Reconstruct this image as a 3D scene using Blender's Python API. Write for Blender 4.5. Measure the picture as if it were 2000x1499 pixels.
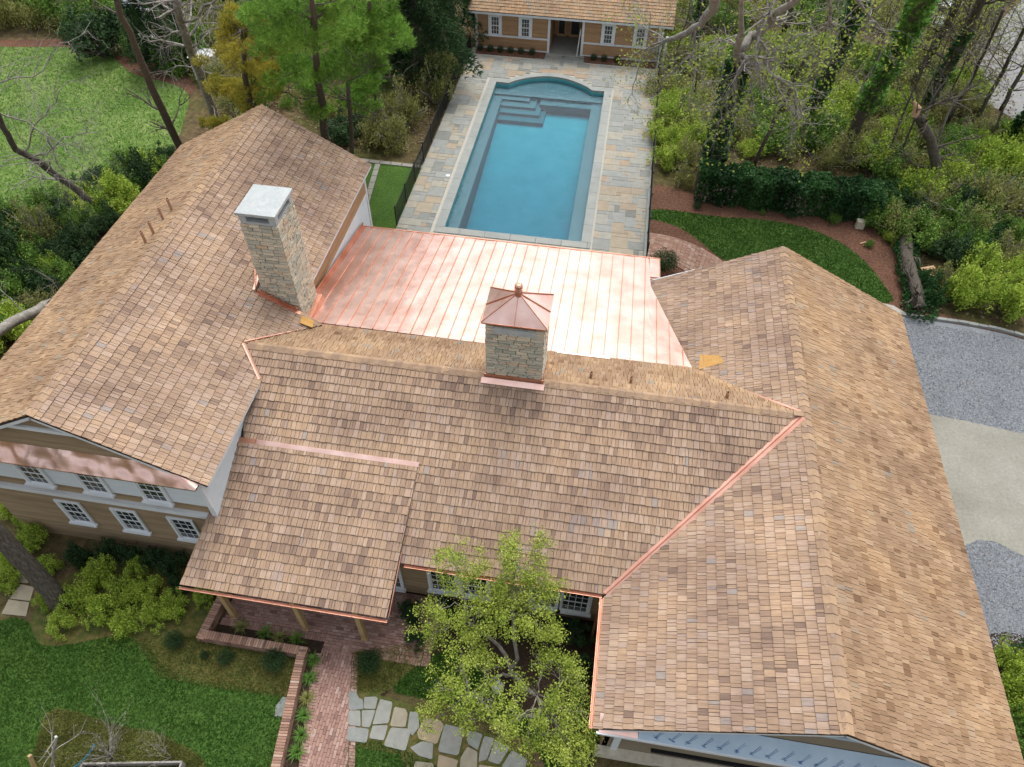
import bpy, bmesh, math, random
import numpy as np
from mathutils import Vector, Matrix, noise
rnd = random.Random(7)
nrs = np.random.RandomState(11)
for o in list(bpy.data.objects): bpy.data.objects.remove(o)
S = bpy.context.scene
COL = S.collection
# ------------------------------------------------------------ camera, sky, sun, exposure
cam_d = bpy.data.cameras.new('camera'); cam = bpy.data.objects.new('camera', cam_d); COL.objects.link(cam)
CP = Vector((0, 0, 24.0))
RT=(0.987434, 0.157563, 0.012139); UP=(-0.127314, 0.747651, 0.651774); FW=(-0.09362, 0.645129, -0.758316)
cam.matrix_world = Matrix(((RT[0], UP[0], -FW[0], CP[0]), (RT[1], UP[1], -FW[1], CP[1]), (RT[2], UP[2], -FW[2], CP[2]), (0, 0, 0, 1)))
cam_d.sensor_width = 36; cam_d.lens = 25.628; cam_d.clip_start = .1; cam_d.clip_end = 500
S.camera = cam
SUN_EL, SUN_AZ = math.radians(64), math.radians(8)      # azimuth clockwise from north (+y)
w = bpy.data.worlds.new('World'); S.world = w; w.use_nodes = True
nt = w.node_tree; bg = nt.nodes['Background']
sky = nt.nodes.new('ShaderNodeTexSky'); sky.sky_type = 'NISHITA'; sky.sun_disc = False
sky.sun_elevation = SUN_EL; sky.sun_rotation = SUN_AZ; sky.dust_density = 4; sky.air_density = 1.0
hs = nt.nodes.new('ShaderNodeHueSaturation'); hs.inputs['Saturation'].default_value = .30; hs.inputs['Value'].default_value = 1.0
nt.links.new(sky.outputs[0], hs.inputs['Color']); nt.links.new(hs.outputs[0], bg.inputs[0]); bg.inputs[1].default_value = .15
sd = bpy.data.lights.new('sun', 'SUN'); sd.energy = .7; sd.angle = math.radians(30); sd.color = (1, .965, .91)
so = bpy.data.objects.new('sun', sd); COL.objects.link(so)
sdir = Vector((math.sin(SUN_AZ)*math.cos(SUN_EL), math.cos(SUN_AZ)*math.cos(SUN_EL), math.sin(SUN_EL)))
so.rotation_euler = sdir.to_track_quat('Z', 'Y').to_euler()
S.view_settings.view_transform = 'Standard'; S.view_settings.look = 'None'; S.view_settings.gamma = 1
S.view_settings.exposure = .80; S.view_settings.use_curve_mapping = False
S.render.engine = 'CYCLES'
S.cycles.max_bounces = 6; S.cycles.transparent_max_bounces = 6
def inframe(p, m=30):
    d = Vector(p)-CP; z = d.dot(Vector(FW))
    if z <= 0: return False
    x = 1000+1423.8*d.dot(Vector(RT))/z; y = 749.5-1423.8*d.dot(Vector(UP))/z
    return -m < x < 2000+m and -m < y < 1499+m

# ------------------------------------------------------------ materials
def nodes(name):
    m = bpy.data.materials.new(name); m.use_nodes = True
    t = m.node_tree; b = t.nodes['Principled BSDF']
    return m, t, b
def N(t, kind, **kw):
    n = t.nodes.new('ShaderNode'+kind)
    for k, v in kw.items():
        if k.startswith('i_'): n.inputs[k[2:].replace('_', ' ')].default_value = v
        else: setattr(n, k, v)
    return n
def ramp(t, stops, interp='LINEAR'):
    r = t.nodes.new('ShaderNodeValToRGB'); cr = r.color_ramp; cr.interpolation = interp
    while len(cr.elements) < len(stops): cr.elements.new(.5)
    for e, (p, c) in zip(cr.elements, stops): e.position = p; e.color = (*c, 1)
    return r
def tintnode(t):
    a = N(t, 'Attribute', attribute_name='tint'); o = N(t, 'Attribute', attribute_type='OBJECT', attribute_name='tint')
    s = N(t, 'Math', operation='ADD'); t.links.new(a.outputs['Fac'], s.inputs[0]); t.links.new(o.outputs['Fac'], s.inputs[1])
    return s.outputs[0]
def mul(t, a, b, fac=1.0, mode='MULTIPLY'):
    m = t.nodes.new('ShaderNodeMix'); m.data_type = 'RGBA'; m.blend_type = mode; m.inputs[0].default_value = fac
    if hasattr(a, 'links'): t.links.new(a, m.inputs[6])
    else: m.inputs[6].default_value = (*a, 1)
    if hasattr(b, 'links'): t.links.new(b, m.inputs[7])
    else: m.inputs[7].default_value = (*b, 1)
    return m
def bump(t, b, h, strength=.3, dist=.02):
    n = N(t, 'Bump'); n.inputs['Strength'].default_value = strength; n.inputs['Distance'].default_value = dist
    t.links.new(h, n.inputs['Height']); t.links.new(n.outputs[0], b.inputs['Normal']); return n
def noise_mat(name, stops, scale=3, rough=.85, detail=6, bscale=None, bstr=.3, bdist=.02, stretch=None, tint=None, second=None, spec=.25):
    """noise coloured surface; tint: list of ramp stops picked per piece and multiplied; second: (scale, stops) multiplied"""
    m, t, b = nodes(name); L = t.links
    tc = N(t, 'TexCoord'); mp = N(t, 'Mapping'); L.new(tc.outputs['Object'], mp.inputs[0])
    if stretch: mp.inputs['Scale'].default_value = stretch
    n = N(t, 'TexNoise'); n.inputs['Scale'].default_value = scale; n.inputs['Detail'].default_value = detail; n.inputs['Roughness'].default_value = .62
    L.new(mp.outputs[0], n.inputs['Vector'])
    r = ramp(t, stops); L.new(n.outputs['Fac'], r.inputs[0]); out = r.outputs[0]
    if second:
        n2 = N(t, 'TexNoise'); n2.inputs['Scale'].default_value = second[0]; n2.inputs['Detail'].default_value = 4; L.new(tc.outputs['Object'], n2.inputs['Vector'])
        r2 = ramp(t, second[1]); L.new(n2.outputs['Fac'], r2.inputs[0]); out = mul(t, out, r2.outputs[0]).outputs[2]
    if tint:
        r3 = ramp(t, tint); L.new(tintnode(t), r3.inputs[0]); out = mul(t, out, r3.outputs[0]).outputs[2]
    L.new(out, b.inputs['Base Color']); b.inputs['Roughness'].default_value = rough; b.inputs['Specular IOR Level'].default_value = spec
    n3 = N(t, 'TexNoise'); n3.inputs['Scale'].default_value = bscale or scale*4; n3.inputs['Detail'].default_value = 4; L.new(mp.outputs[0], n3.inputs['Vector'])
    bump(t, b, n3.outputs['Fac'], bstr, bdist)
    return m
def plain(name, c, rough=.6, metal=0, spec=.3):
    m, t, b = nodes(name); b.inputs['Base Color'].default_value = (*c, 1); b.inputs['Roughness'].default_value = rough
    b.inputs['Metallic'].default_value = metal; b.inputs['Specular IOR Level'].default_value = spec; return m
def shingle_mat(name, warm):
    m, t, b = nodes(name); L = t.links
    uv = N(t, 'UVMap'); mp = N(t, 'Mapping'); mp.inputs['Scale'].default_value = (28, 2.2, 1); L.new(uv.outputs[0], mp.inputs[0])
    g = N(t, 'TexNoise'); g.inputs['Scale'].default_value = 1.0; g.inputs['Detail'].default_value = 5; g.inputs['Roughness'].default_value = .7; L.new(mp.outputs[0], g.inputs['Vector'])
    gr = ramp(t, [(.25, (.62, .58, .55)), (.5, (.95, .93, .90)), (.75, (1.18, 1.16, 1.12))]); L.new(g.outputs['Fac'], gr.inputs[0])
    if warm: st = [(0, (.20, .12, .068)), (.12, (.255, .16, .092)), (.3, (.305, .20, .12)), (.55, (.35, .235, .145)), (.8, (.41, .285, .18)), (.95, (.34, .255, .175)), (1, (.29, .25, .20))]
    else: st = [(0, (.215, .15, .118)), (.15, (.28, .196, .148)), (.35, (.345, .242, .175)), (.55, (.39, .275, .192)), (.72, (.41, .30, .235)), (.88, (.45, .335, .25)), (.96, (.355, .275, .235)), (1, (.32, .275, .25))]
    tr = ramp(t, st); L.new(tintnode(t), tr.inputs[0])
    tc = N(t, 'TexCoord'); geo = N(t, 'NewGeometry'); big = N(t, 'TexNoise'); big.inputs['Scale'].default_value = .55; big.inputs['Detail'].default_value = 3
    L.new(geo.outputs['Position'], big.inputs['Vector'])
    br = ramp(t, [(.3, (.80, .78, .80)), (.5, (.98, .98, .98)), (.7, (1.16, 1.13, 1.06))]); L.new(big.outputs['Fac'], br.inputs[0])
    o = mul(t, mul(t, tr.outputs[0], gr.outputs[0]).outputs[2], br.outputs[0])
    # end grain and edges painted darker, to put shadow lines between shingle rows
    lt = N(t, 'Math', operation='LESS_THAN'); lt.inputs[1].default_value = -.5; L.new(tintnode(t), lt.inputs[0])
    row_shade = t.nodes.new('ShaderNodeMix'); row_shade.data_type = 'RGBA'; L.new(lt.outputs[0], row_shade.inputs[0]); L.new(o.outputs[2], row_shade.inputs[6]); row_shade.inputs[7].default_value = (.105, .062, .040, 1); o = row_shade
    L.new(o.outputs[2], b.inputs['Base Color']); b.inputs['Roughness'].default_value = .8; b.inputs['Specular IOR Level'].default_value = .2
    bump(t, b, g.outputs['Fac'], .5, .006)
    return m
M = {}
M['shingle'] = shingle_mat('cedar_shingle', False)
M['shingle_warm'] = shingle_mat('cedar_shingle_golden', True)
M['felt'] = plain('roof_felt', (.05, .035, .025), .9)
M['gold'] = noise_mat('fresh_cedar', [(.3, (.46, .25, .07)), (.7, (.60, .35, .12))], 3, .8)
M['cap'] = noise_mat('cedar_cap', [(.3, (.32, .215, .14)), (.7, (.43, .30, .20))], 3, .8, tint=[(0, (.75, .75, .78)), (1, (1.1, 1.08, 1.0))], bstr=.3)
def copper_mat(name, c1, c2, rough):
    m, t, b = nodes(name); L = t.links; tc = N(t, 'TexCoord'); geo = N(t, 'NewGeometry')
    n = N(t, 'TexNoise'); n.inputs['Scale'].default_value = 1.1; n.inputs['Detail'].default_value = 5; L.new(geo.outputs['Position'], n.inputs['Vector'])
    r = ramp(t, [(.35, c1), (.65, c2)]); L.new(n.outputs['Fac'], r.inputs[0]); L.new(r.outputs[0], b.inputs['Base Color'])
    b.inputs['Metallic'].default_value = 1
    rr = N(t, 'MapRange'); rr.inputs['To Min'].default_value = rough-.07; rr.inputs['To Max'].default_value = rough+.1
    n2 = N(t, 'TexNoise'); n2.inputs['Scale'].default_value = 5; L.new(geo.outputs['Position'], n2.inputs['Vector']); L.new(n2.outputs['Fac'], rr.inputs[0]); L.new(rr.outputs[0], b.inputs['Roughness'])
    n3 = N(t, 'TexNoise'); n3.inputs['Scale'].default_value = 2.3; n3.inputs['Detail'].default_value = 2; L.new(geo.outputs['Position'], n3.inputs['Vector'])
    bump(t, b, n3.outputs['Fac'], .35, .03)
    return m
M['copper'] = copper_mat('copper_sheet', (.80, .50, .41), (.94, .67, .58), .33)
M['copper_edge'] = copper_mat('copper_trim', (.52, .25, .165), (.66, .36, .26), .5)
M['copper_valley'] = copper_mat('copper_valley', (.60, .32, .24), (.72, .42, .33), .55)
M['white'] = noise_mat('white_paint', [(.3, (.62, .65, .66)), (.7, (.72, .74, .75))], 2, .6, bstr=.1)
M['white_board'] = noise_mat('white_clapboard', [(.3, (.56, .61, .63)), (.7, (.64, .68, .70))], 2, .7, bstr=.1, stretch=(1, 1, 6))
M['tan'] = noise_mat('tan_clapboard', [(.3, (.25, .18, .105)), (.7, (.33, .24, .145))], 1.5, .8, stretch=(1, 1, 8), tint=[(0, (.85, .85, .85)), (1, (1.1, 1.1, 1.1))], bstr=.3)
M['tan_light'] = noise_mat('cedar_siding', [(.3, (.33, .20, .105)), (.7, (.44, .275, .15))], 1.5, .8, stretch=(1, 1, 8), tint=[(0, (.85, .85, .85)), (1, (1.1, 1.1, 1.1))], bstr=.3)
M['sheathing'] = noise_mat('wall_wrap_tan', [(.3, (.22, .18, .12)), (.7, (.27, .22, .155))], 1.2, .7, bstr=.15)
M['wrap_blue'] = noise_mat('roof_membrane_blue', [(.3, (.36, .47, .56)), (.7, (.44, .55, .64))], 1.5, .45, bstr=.3, bscale=6)
M['ink'] = plain('membrane_print', (.04, .12, .28), .6)
M['post'] = noise_mat('porch_post_wood', [(.3, (.36, .24, .11)), (.7, (.46, .32, .16))], 2, .7, stretch=(6, 6, 1))
m, t, b = nodes('window_glass'); b.inputs['Base Color'].default_value = (.025, .032, .035, 1); b.inputs['Roughness'].default_value = .08; b.inputs['Specular IOR Level'].default_value = .7; M['glass'] = m
M['stone'] = noise_mat('chimney_stone', [(.25, (.44, .42, .355)), (.5, (.58, .54, .46)), (.75, (.70, .66, .57))], 5, .85, tint=[(0, (.68, .70, .66)), (.3, (.88, .91, .87)), (.6, (1.0, .95, .86)), (.85, (1.12, 1.05, .93)), (1, (.95, .76, .62))], bstr=.5, stretch=(1, 1, 3))
M['mortar'] = noise_mat('mortar', [(.3, (.30, .29, .25)), (.7, (.42, .40, .35))], 8, .95)
M['slab'] = noise_mat('limestone_cap', [(.3, (.38, .41, .41)), (.7, (.47, .50, .49))], 2.5, .7, second=(9, [(.35, (.9, .9, .9)), (.6, (1, 1, 1))]), bstr=.15)
M['dark'] = plain('dark_opening', (.01, .01, .01), .9)
M['black_metal'] = plain('black_metal', (.02, .024, .022), .45, .3)
M['paver'] = noise_mat('bluestone_paver', [(.3, (.86, .86, .86)), (.7, (1.08, 1.08, 1.08))], 3, .75, tint=[(0, (.18, .185, .165)), (.14, (.25, .26, .24)), (.35, (.275, .285, .265)), (.52, (.305, .30, .26)), (.7, (.335, .315, .255)), (.84, (.335, .285, .21)), (.95, (.335, .255, .18)), (1, (.36, .32, .24))], bstr=.2)
M['grout'] = noise_mat('paver_joint', [(.3, (.36, .35, .30)), (.7, (.45, .43, .37))], 6, .9)
M['coping'] = noise_mat('pool_coping', [(.3, (.25, .265, .25)), (.7, (.315, .325, .30))], 1.4, .7, tint=[(0, (.93, .95, .97)), (1, (1.05, 1.03, 1.0))], bstr=.1)
M['flag'] = noise_mat('flagstone', [(.3, (.85, .85, .85)), (.7, (1.1, 1.1, 1.08))], 4, .8, tint=[(0, (.21, .23, .22)), (.4, (.265, .27, .245)), (.65, (.30, .275, .21)), (1, (.33, .26, .175))], bstr=.35)
M['brick'] = noise_mat('red_brick', [(.3, (.85, .85, .85)), (.7, (1.12, 1.12, 1.12))], 14, .9, tint=[(0, (.19, .115, .095)), (.3, (.28, .165, .135)), (.6, (.34, .205, .165)), (.85, (.38, .25, .205)), (1, (.42, .31, .265))], bstr=.4)
M['brick_light'] = noise_mat('wall_brick', [(.3, (.85, .85, .85)), (.7, (1.12, 1.12, 1.12))], 14, .9, tint=[(0, (.17, .105, .08)), (.3, (.28, .165, .12)), (.6, (.36, .215, .155)), (.85, (.41, .27, .20)), (1, (.46, .34, .27))], bstr=.4)
M['brick_bed'] = noise_mat('brick_mortar', [(.3, (.16, .11, .09)), (.7, (.26, .19, .16))], 9, .95)
M['plaster'] = noise_mat('pool_plaster', [(.3, (.12, .42, .44)), (.7, (.19, .50, .52))], .8, .6, bstr=.05)
M['step_tile'] = noise_mat('pool_step_finish', [(.3, (.085, .145, .165)), (.7, (.115, .175, .20))], .8, .6, bstr=.05)
M['lawn'] = noise_mat('lawn_grass', [(.3, (.034, .082, .014)), (.5, (.060, .125, .024)), (.72, (.105, .17, .042))], 9, .95, second=(.6, [(.3, (.72, .8, .75)), (.55, (1, 1, 1)), (.75, (1.35, 1.2, 1.1))]), bscale=40, bstr=.8, bdist=.04, spec=.1)
M['lawn_far'] = noise_mat('lawn_grass_pale', [(.3, (.085, .155, .030)), (.5, (.12, .205, .044)), (.72, (.20, .26, .088))], 2.2, .95, second=(.28, [(.3, (.75, .85, .8)), (.5, (1, 1, 1)), (.7, (1.4, 1.2, 1.5))]), bscale=30, bstr=.8, bdist=.05, spec=.1)
M['bedgrass'] = noise_mat('weedy_bed', [(.3, (.055, .070, .020)), (.5, (.10, .105, .035)), (.72, (.19, .13, .065))], 5, .95, second=(1.1, [(.35, (.8, .95, .8)), (.6, (1.1, 1, .9))]), bscale=30, bstr=.8, bdist=.04, spec=.1)
M['straw'] = noise_mat('pine_straw', [(.3, (.085, .046, .030)), (.5, (.15, .080, .052)), (.72, (.235, .14, .095))], 8, .95, second=(.7, [(.3, (.75, .75, .75)), (.6, (1.05, 1, 1))]), bscale=40, bstr=.8, bdist=.04, spec=.1)
M['litter'] = noise_mat('forest_floor', [(.25, (.050, .040, .024)), (.45, (.105, .082, .048)), (.6, (.15, .12, .066)), (.75, (.22, .17, .11))], 2.5, .95, second=(.25, [(.35, (.8, .95, .6)), (.6, (1.1, 1, .95))]), bscale=22, bstr=.9, bdist=.08, spec=.1)
M['gravel'] = noise_mat('gravel', [(.25, (.13, .14, .15)), (.5, (.215, .232, .248)), (.75, (.31, .33, .345))], 16, .95, second=(.7, [(.3, (.85, .86, .88)), (.6, (1.05, 1.05, 1.05))]), bscale=45, bstr=.8, bdist=.03, spec=.1)
M['sandgravel'] = noise_mat('sandy_gravel', [(.25, (.235, .23, .195)), (.5, (.29, .28, .24)), (.75, (.34, .33, .285))], 9, .95, second=(.5, [(.3, (.82, .82, .80)), (.6, (1.05, 1.05, 1.05))]), bscale=40, bstr=.6, bdist=.03, spec=.1)
M['asphalt'] = noise_mat('street_asphalt', [(.3, (.20, .20, .20)), (.7, (.28, .28, .275))], 3, .9)
M['concrete'] = noise_mat('concrete', [(.3, (.34, .34, .30)), (.7, (.45, .44, .40))], 3, .85)
M['soil'] = noise_mat('dark_soil', [(.3, (.018, .012, .008)), (.7, (.055, .035, .022))], 12, .95)
M['rock'] = noise_mat('pale_rock', [(.3, (.36, .36, .35)), (.7, (.54, .54, .53))], 4, .85, bstr=.6)
def leaf_mat(name, c0, c1, c2, rough=.6, trans=.25):
    m, t, b = nodes(name); L = t.links
    r = ramp(t, [(0, c0), (.5, c1), (1, c2)]); L.new(tintnode(t), r.inputs[0])
    L.new(r.outputs[0], b.inputs['Base Color']); b.inputs['Roughness'].default_value = rough; b.inputs['Specular IOR Level'].default_value = .2
    tr = N(t, 'BsdfTranslucent'); L.new(r.outputs[0], tr.inputs[0]); mx = N(t, 'MixShader'); mx.inputs[0].default_value = trans
    out = t.nodes['Material Output']; L.new(b.outputs[0], mx.inputs[1]); L.new(tr.outputs[0], mx.inputs[2]); L.new(mx.outputs[0], out.inputs[0])
    return m
M['leaf_lime'] = leaf_mat('lime_leaf', (0.172, 0.276, 0.032), (0.322, 0.448, 0.052), (0.483, 0.575, 0.103))
M['leaf_tree'] = leaf_mat('spring_leaf', (.15, .22, .03), (.32, .41, .055), (.50, .55, .13), trans=.35)
M['leaf_dark'] = leaf_mat('dark_leaf', (0.016, 0.041, 0.015), (0.037, 0.081, 0.028), (0.069, 0.132, 0.044))
M['leaf_mid'] = leaf_mat('mid_leaf', (0.056, 0.125, 0.022), (0.119, 0.231, 0.037), (0.213, 0.350, 0.062))
M['leaf_olive'] = leaf_mat('olive_leaf', (.15, .165, .045), (.26, .275, .078), (.38, .39, .135), trans=.35)
M['leaf_yellow'] = leaf_mat('yellow_leaf', (0.240, 0.240, 0.036), (0.408, 0.372, 0.054), (0.576, 0.480, 0.084))
M['leaf_pine'] = leaf_mat('pine_needle', (0.090, 0.195, 0.030), (0.188, 0.352, 0.053), (0.330, 0.540, 0.090))
M['leaf_ivy'] = leaf_mat('ivy_leaf', (0.014, 0.049, 0.014), (0.031, 0.098, 0.025), (0.063, 0.154, 0.042))
M['leaf_ivy_bright'] = leaf_mat('ivy_leaf_bright', (0.045, 0.120, 0.018), (0.098, 0.225, 0.033), (0.180, 0.345, 0.060))
M['twig'] = leaf_mat('dry_twig', (.10, .085, .065), (.17, .145, .11), (.25, .22, .18), .9, 0)
M['blade'] = leaf_mat('grass_blade', (.042, .11, .014), (.068, .155, .024), (.11, .205, .040))
M['blade_far'] = leaf_mat('grass_blade_pale', (.10, .185, .036), (.145, .235, .050), (.21, .29, .08))
M['litter_leaf'] = leaf_mat('fallen_leaf', (.07, .045, .025), (.15, .10, .06), (.28, .22, .14), .9, 0)
M['bark'] = noise_mat('grey_brown_bark', [(.3, (.055, .045, .036)), (.5, (.10, .085, .068)), (.75, (.19, .165, .135))], 6, .95, stretch=(3, 3, .7), bscale=12, bstr=.9, bdist=.04)
M['bark_pale'] = noise_mat('pale_bark', [(.3, (.16, .145, .125)), (.5, (.26, .24, .21)), (.75, (.42, .40, .36))], 4, .9, bscale=12, bstr=.6, bdist=.03)
M['broken_wood'] = noise_mat('broken_wood', [(.3, (.42, .26, .14)), (.7, (.62, .42, .26))], 8, .85, bstr=.6)

# ------------------------------------------------------------ object helpers
def tag(o, label=None, cat=None, group=None, kind=None):
    if label: o['label'] = label
    if cat: o['category'] = cat
    if group: o['group'] = group
    if kind: o['kind'] = kind
    return o
def empty(name, loc, label=None, cat=None, group=None, rz=0):
    o = bpy.data.objects.new(name, None); COL.objects.link(o); o.location = loc; o.rotation_euler.z = rz; o.empty_display_size = .2
    return tag(o, label, cat, group)
class MB:
    """mesh collector: world coordinates"""
    def __init__(s): s.v = []; s.f = []; s.t = []; s.uv = []; s.curt = .5
    def add(s, vs, fs, tint=None, uvs=None):
        k = len(s.v); s.v += [tuple(p) for p in vs]
        for fi, f in enumerate(fs):
            s.f.append([k+i for i in f]); s.t.append(s.curt if tint is None else (tint[min(fi, 1)] if isinstance(tint, tuple) else tint))
            s.uv.append([uvs[i] if uvs else (0, 0) for i in f])
    def box(s, x0, x1, y0, y1, z0, z1, tint=None):
        s.add([(x0, y0, z0), (x1, y0, z0), (x1, y1, z0), (x0, y1, z0), (x0, y0, z1), (x1, y0, z1), (x1, y1, z1), (x0, y1, z1)],
              [(0, 3, 2, 1), (4, 5, 6, 7), (0, 1, 5, 4), (1, 2, 6, 5), (2, 3, 7, 6), (3, 0, 4, 7)], tint)
    def obox(s, c, ax, ay, az, tint=None):
        c = Vector(c); ax = Vector(ax); ay = Vector(ay); az = Vector(az)
        vs = [c+i*ax+j*ay+k*az for k in (-1, 1) for i, j in ((-1, -1), (1, -1), (1, 1), (-1, 1))]
        s.add(vs, [(0, 3, 2, 1), (4, 5, 6, 7), (0, 1, 5, 4), (1, 2, 6, 5), (2, 3, 7, 6), (3, 0, 4, 7)], tint)
    def bar(s, a, b, wd, ht, up=(0, 0, 1), tint=None):
        a = Vector(a); b = Vector(b); d = b-a; u = Vector(up); sd_ = d.cross(u).normalized(); u2 = sd_.cross(d).normalized()
        s.obox((a+b)/2, d/2, sd_*wd/2, u2*ht/2, tint)
    def prism(s, poly, z0, z1, tint=None):
        n = len(poly); vs = [(p[0], p[1], z0) for p in poly]+[(p[0], p[1], z1) for p in poly]
        a = sum(poly[i][0]*poly[(i+1) % n][1]-poly[(i+1) % n][0]*poly[i][1] for i in range(n))
        top = list(range(n, 2*n)); fs = [top if a > 0 else top[::-1]]
        for i in range(n):
            j = (i+1) % n; q = (i, j, n+j, n+i); fs.append(q if a > 0 else q[::-1])
        s.add(vs, fs, tint)
    def tube(s, pts, rad, sides=6, tint=None, cap=True):
        pts = [Vector(p) for p in pts]; k = len(s.v); n = len(pts); ref = None
        for i, p in enumerate(pts):
            d = (pts[min(i+1, n-1)]-pts[max(i-1, 0)]).normalized()
            if ref is None: ref = d.orthogonal().normalized()
            a = (ref-d*ref.dot(d)); a = a.normalized() if a.length > 1e-5 else d.orthogonal().normalized(); ref = a; b_ = d.cross(a)
            r = rad[i] if hasattr(rad, '__len__') else rad
            for j in range(sides):
                th = 2*math.pi*j/sides; s.v.append(tuple(p+(a*math.cos(th)+b_*math.sin(th))*r))
        for i in range(n-1):
            for j in range(sides):
                j2 = (j+1) % sides
                s.f.append([k+i*sides+j, k+i*sides+j2, k+(i+1)*sides+j2, k+(i+1)*sides+j]); s.t.append(s.curt if tint is None else tint); s.uv.append([(0, 0)]*4)
        if cap:
            for base, rev in ((k, True), (k+(n-1)*sides, False)):
                q = [base+j for j in range(sides)]; s.f.append(q[::-1] if rev else q); s.t.append(s.curt if tint is None else tint); s.uv.append([(0, 0)]*sides)
    def lathe(s, c, prof, sides=16, tint=None):
        c = Vector(c); s.tube([c+Vector((0, 0, z)) for r, z in prof], [r for r, z in prof], sides, tint)
    def build(s, name, mat, parent=None, smooth=False, kind=None, origin=None):
        me = bpy.data.meshes.new(name); o_ = Vector(origin) if origin else Vector((0, 0, 0))
        par = parent.matrix_basis if parent and parent.type == 'EMPTY' else None
        inv = WORLDINV(parent)
        vs = [inv @ Vector(p) for p in s.v]
        me.from_pydata([tuple(v) for v in vs], [], s.f)
        a = me.attributes.new('tint', 'FLOAT', 'FACE'); a.data.foreach_set('value', np.array(s.t, dtype=np.float32))
        if any(u[0] != (0, 0) for u in s.uv):
            l = me.uv_layers.new(name='UVMap'); l.data.foreach_set('uv', np.array([c for u in s.uv for q in u for c in q], dtype=np.float32))
        if smooth: me.polygons.foreach_set('use_smooth', [True]*len(me.polygons))
        me.materials.append(M[mat]); me.update()
        o = bpy.data.objects.new(name, me); COL.objects.link(o)
        if parent: o.parent = parent
        if kind: o['kind'] = kind
        return o
def WORLDINV(p):
    m_ = Matrix.Identity(4)
    while p is not None: m_ = p.matrix_basis @ m_; p = p.parent
    return m_.inverted()
def structure(o): o['kind'] = 'structure'; return o
def pieces(recs, name, mat, parent, limit=300, matf=None):
    """recs: list of (center, vs, fs, uvs, tint, mat). nearest in frame become objects, the rest one 'stuff' mesh per material"""
    vis = sorted([i for i, r in enumerate(recs) if inframe(r[0], 0)], key=lambda i: (Vector(recs[i][0])-CP).length)[:limit]
    vs_ = set(vis); rest = {}
    for i, r in enumerate(recs):
        if i in vs_:
            b_ = MB(); b_.add(r[1], r[2], r[4], r[3]); b_.build(name, r[5] or mat, parent(i) if callable(parent) else parent)
        else:
            rest.setdefault((r[5] or mat), []).append(r)
    for k_, rr in rest.items():
        b_ = MB()
        for r in rr: b_.add(r[1], r[2], r[4], r[3])
        b_.build(name+'_field', k_, parent(-1) if callable(parent) else parent, kind='stuff')
def boxrec(c, ax, ay, az, tint, mat=None):
    b_ = MB(); b_.obox(c, ax, ay, az); return (tuple(c), b_.v, b_.f, None, tint, mat)
def clip(poly, a, b):       # keep left of a->b
    out = []; n = len(poly)
    sd_ = lambda p: (b[0]-a[0])*(p[1]-a[1])-(b[1]-a[1])*(p[0]-a[0])
    for i in range(n):
        p, q = poly[i], poly[(i+1) % n]; sp, sq = sd_(p), sd_(q)
        if sp >= 0: out.append(p)
        if (sp > 0 > sq) or (sp < 0 < sq):
            k = sp/(sp-sq); out.append((p[0]+(q[0]-p[0])*k, p[1]+(q[1]-p[1])*k))
    return out
def clip_poly(poly, conv):
    for i in range(len(conv)):
        poly = clip(poly, conv[i], conv[(i+1) % len(conv)])
        if len(poly) < 3: return []
    return poly
def area(p): return .5*sum(p[i][0]*p[(i+1) % len(p)][1]-p[(i+1) % len(p)][0]*p[i][1] for i in range(len(p)))
def inpoly(x, y, poly):
    c = False; n = len(poly); j = n-1
    for i in range(n):
        xi, yi = poly[i]; xj, yj = poly[j]
        if (yi > y) != (yj > y) and x < (xj-xi)*(y-yi)/(yj-yi)+xi: c = not c
        j = i
    return c

# ------------------------------------------------------------ foliage helpers
def raw_mesh(name, V, F4, tint, mat):
    me = bpy.data.meshes.new(name); n = len(V); k = F4.shape[1]; nf = len(F4)
    me.vertices.add(n); me.vertices.foreach_set('co', V.astype(np.float32).ravel())
    me.loops.add(nf*k); me.loops.foreach_set('vertex_index', F4.astype(np.int32).ravel())
    me.polygons.add(nf); me.polygons.foreach_set('loop_start', np.arange(nf, dtype=np.int32)*k)
    a = me.attributes.new('tint', 'FLOAT', 'FACE'); a.data.foreach_set('value', tint.astype(np.float32))
    me.materials.append(M[mat]); me.update(calc_edges=True); return me
def unit(v): return v/np.maximum(np.linalg.norm(v, axis=1, keepdims=True), 1e-6)
def leaf_geo(P, size, tint, up=.6, aspect=.6, rs=nrs):
    n = len(P); nm = unit(rs.normal(size=(n, 3))+np.array([0, 0, up*2])); a = unit(np.cross(nm, rs.normal(size=(n, 3)))); b = np.cross(nm, a)
    s_ = (size*rs.uniform(.6, 1.35, n))[:, None]
    V = np.stack([P-a*s_, P+b*s_*aspect, P+a*s_, P-b*s_*aspect], 1).reshape(-1, 3)
    return V, np.arange(4*n).reshape(n, 4), tint
def needle_geo(P, D, length, width, k, tint, rs=nrs, spread=.6):
    n = len(P); P2 = np.repeat(P, k, 0); d = unit(np.repeat(D, k, 0)+rs.normal(size=(n*k, 3))*spread)
    s_ = unit(np.cross(d, rs.normal(size=(n*k, 3))))*width; L_ = (length*rs.uniform(.6, 1.2, n*k))[:, None]
    V = np.stack([P2-s_, P2+s_, P2+d*L_], 1).reshape(-1, 3)
    return V, np.arange(3*n*k).reshape(-1, 3), np.clip(np.repeat(tint, k)+rs.uniform(-.1, .1, n*k), 0, 1)
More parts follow.
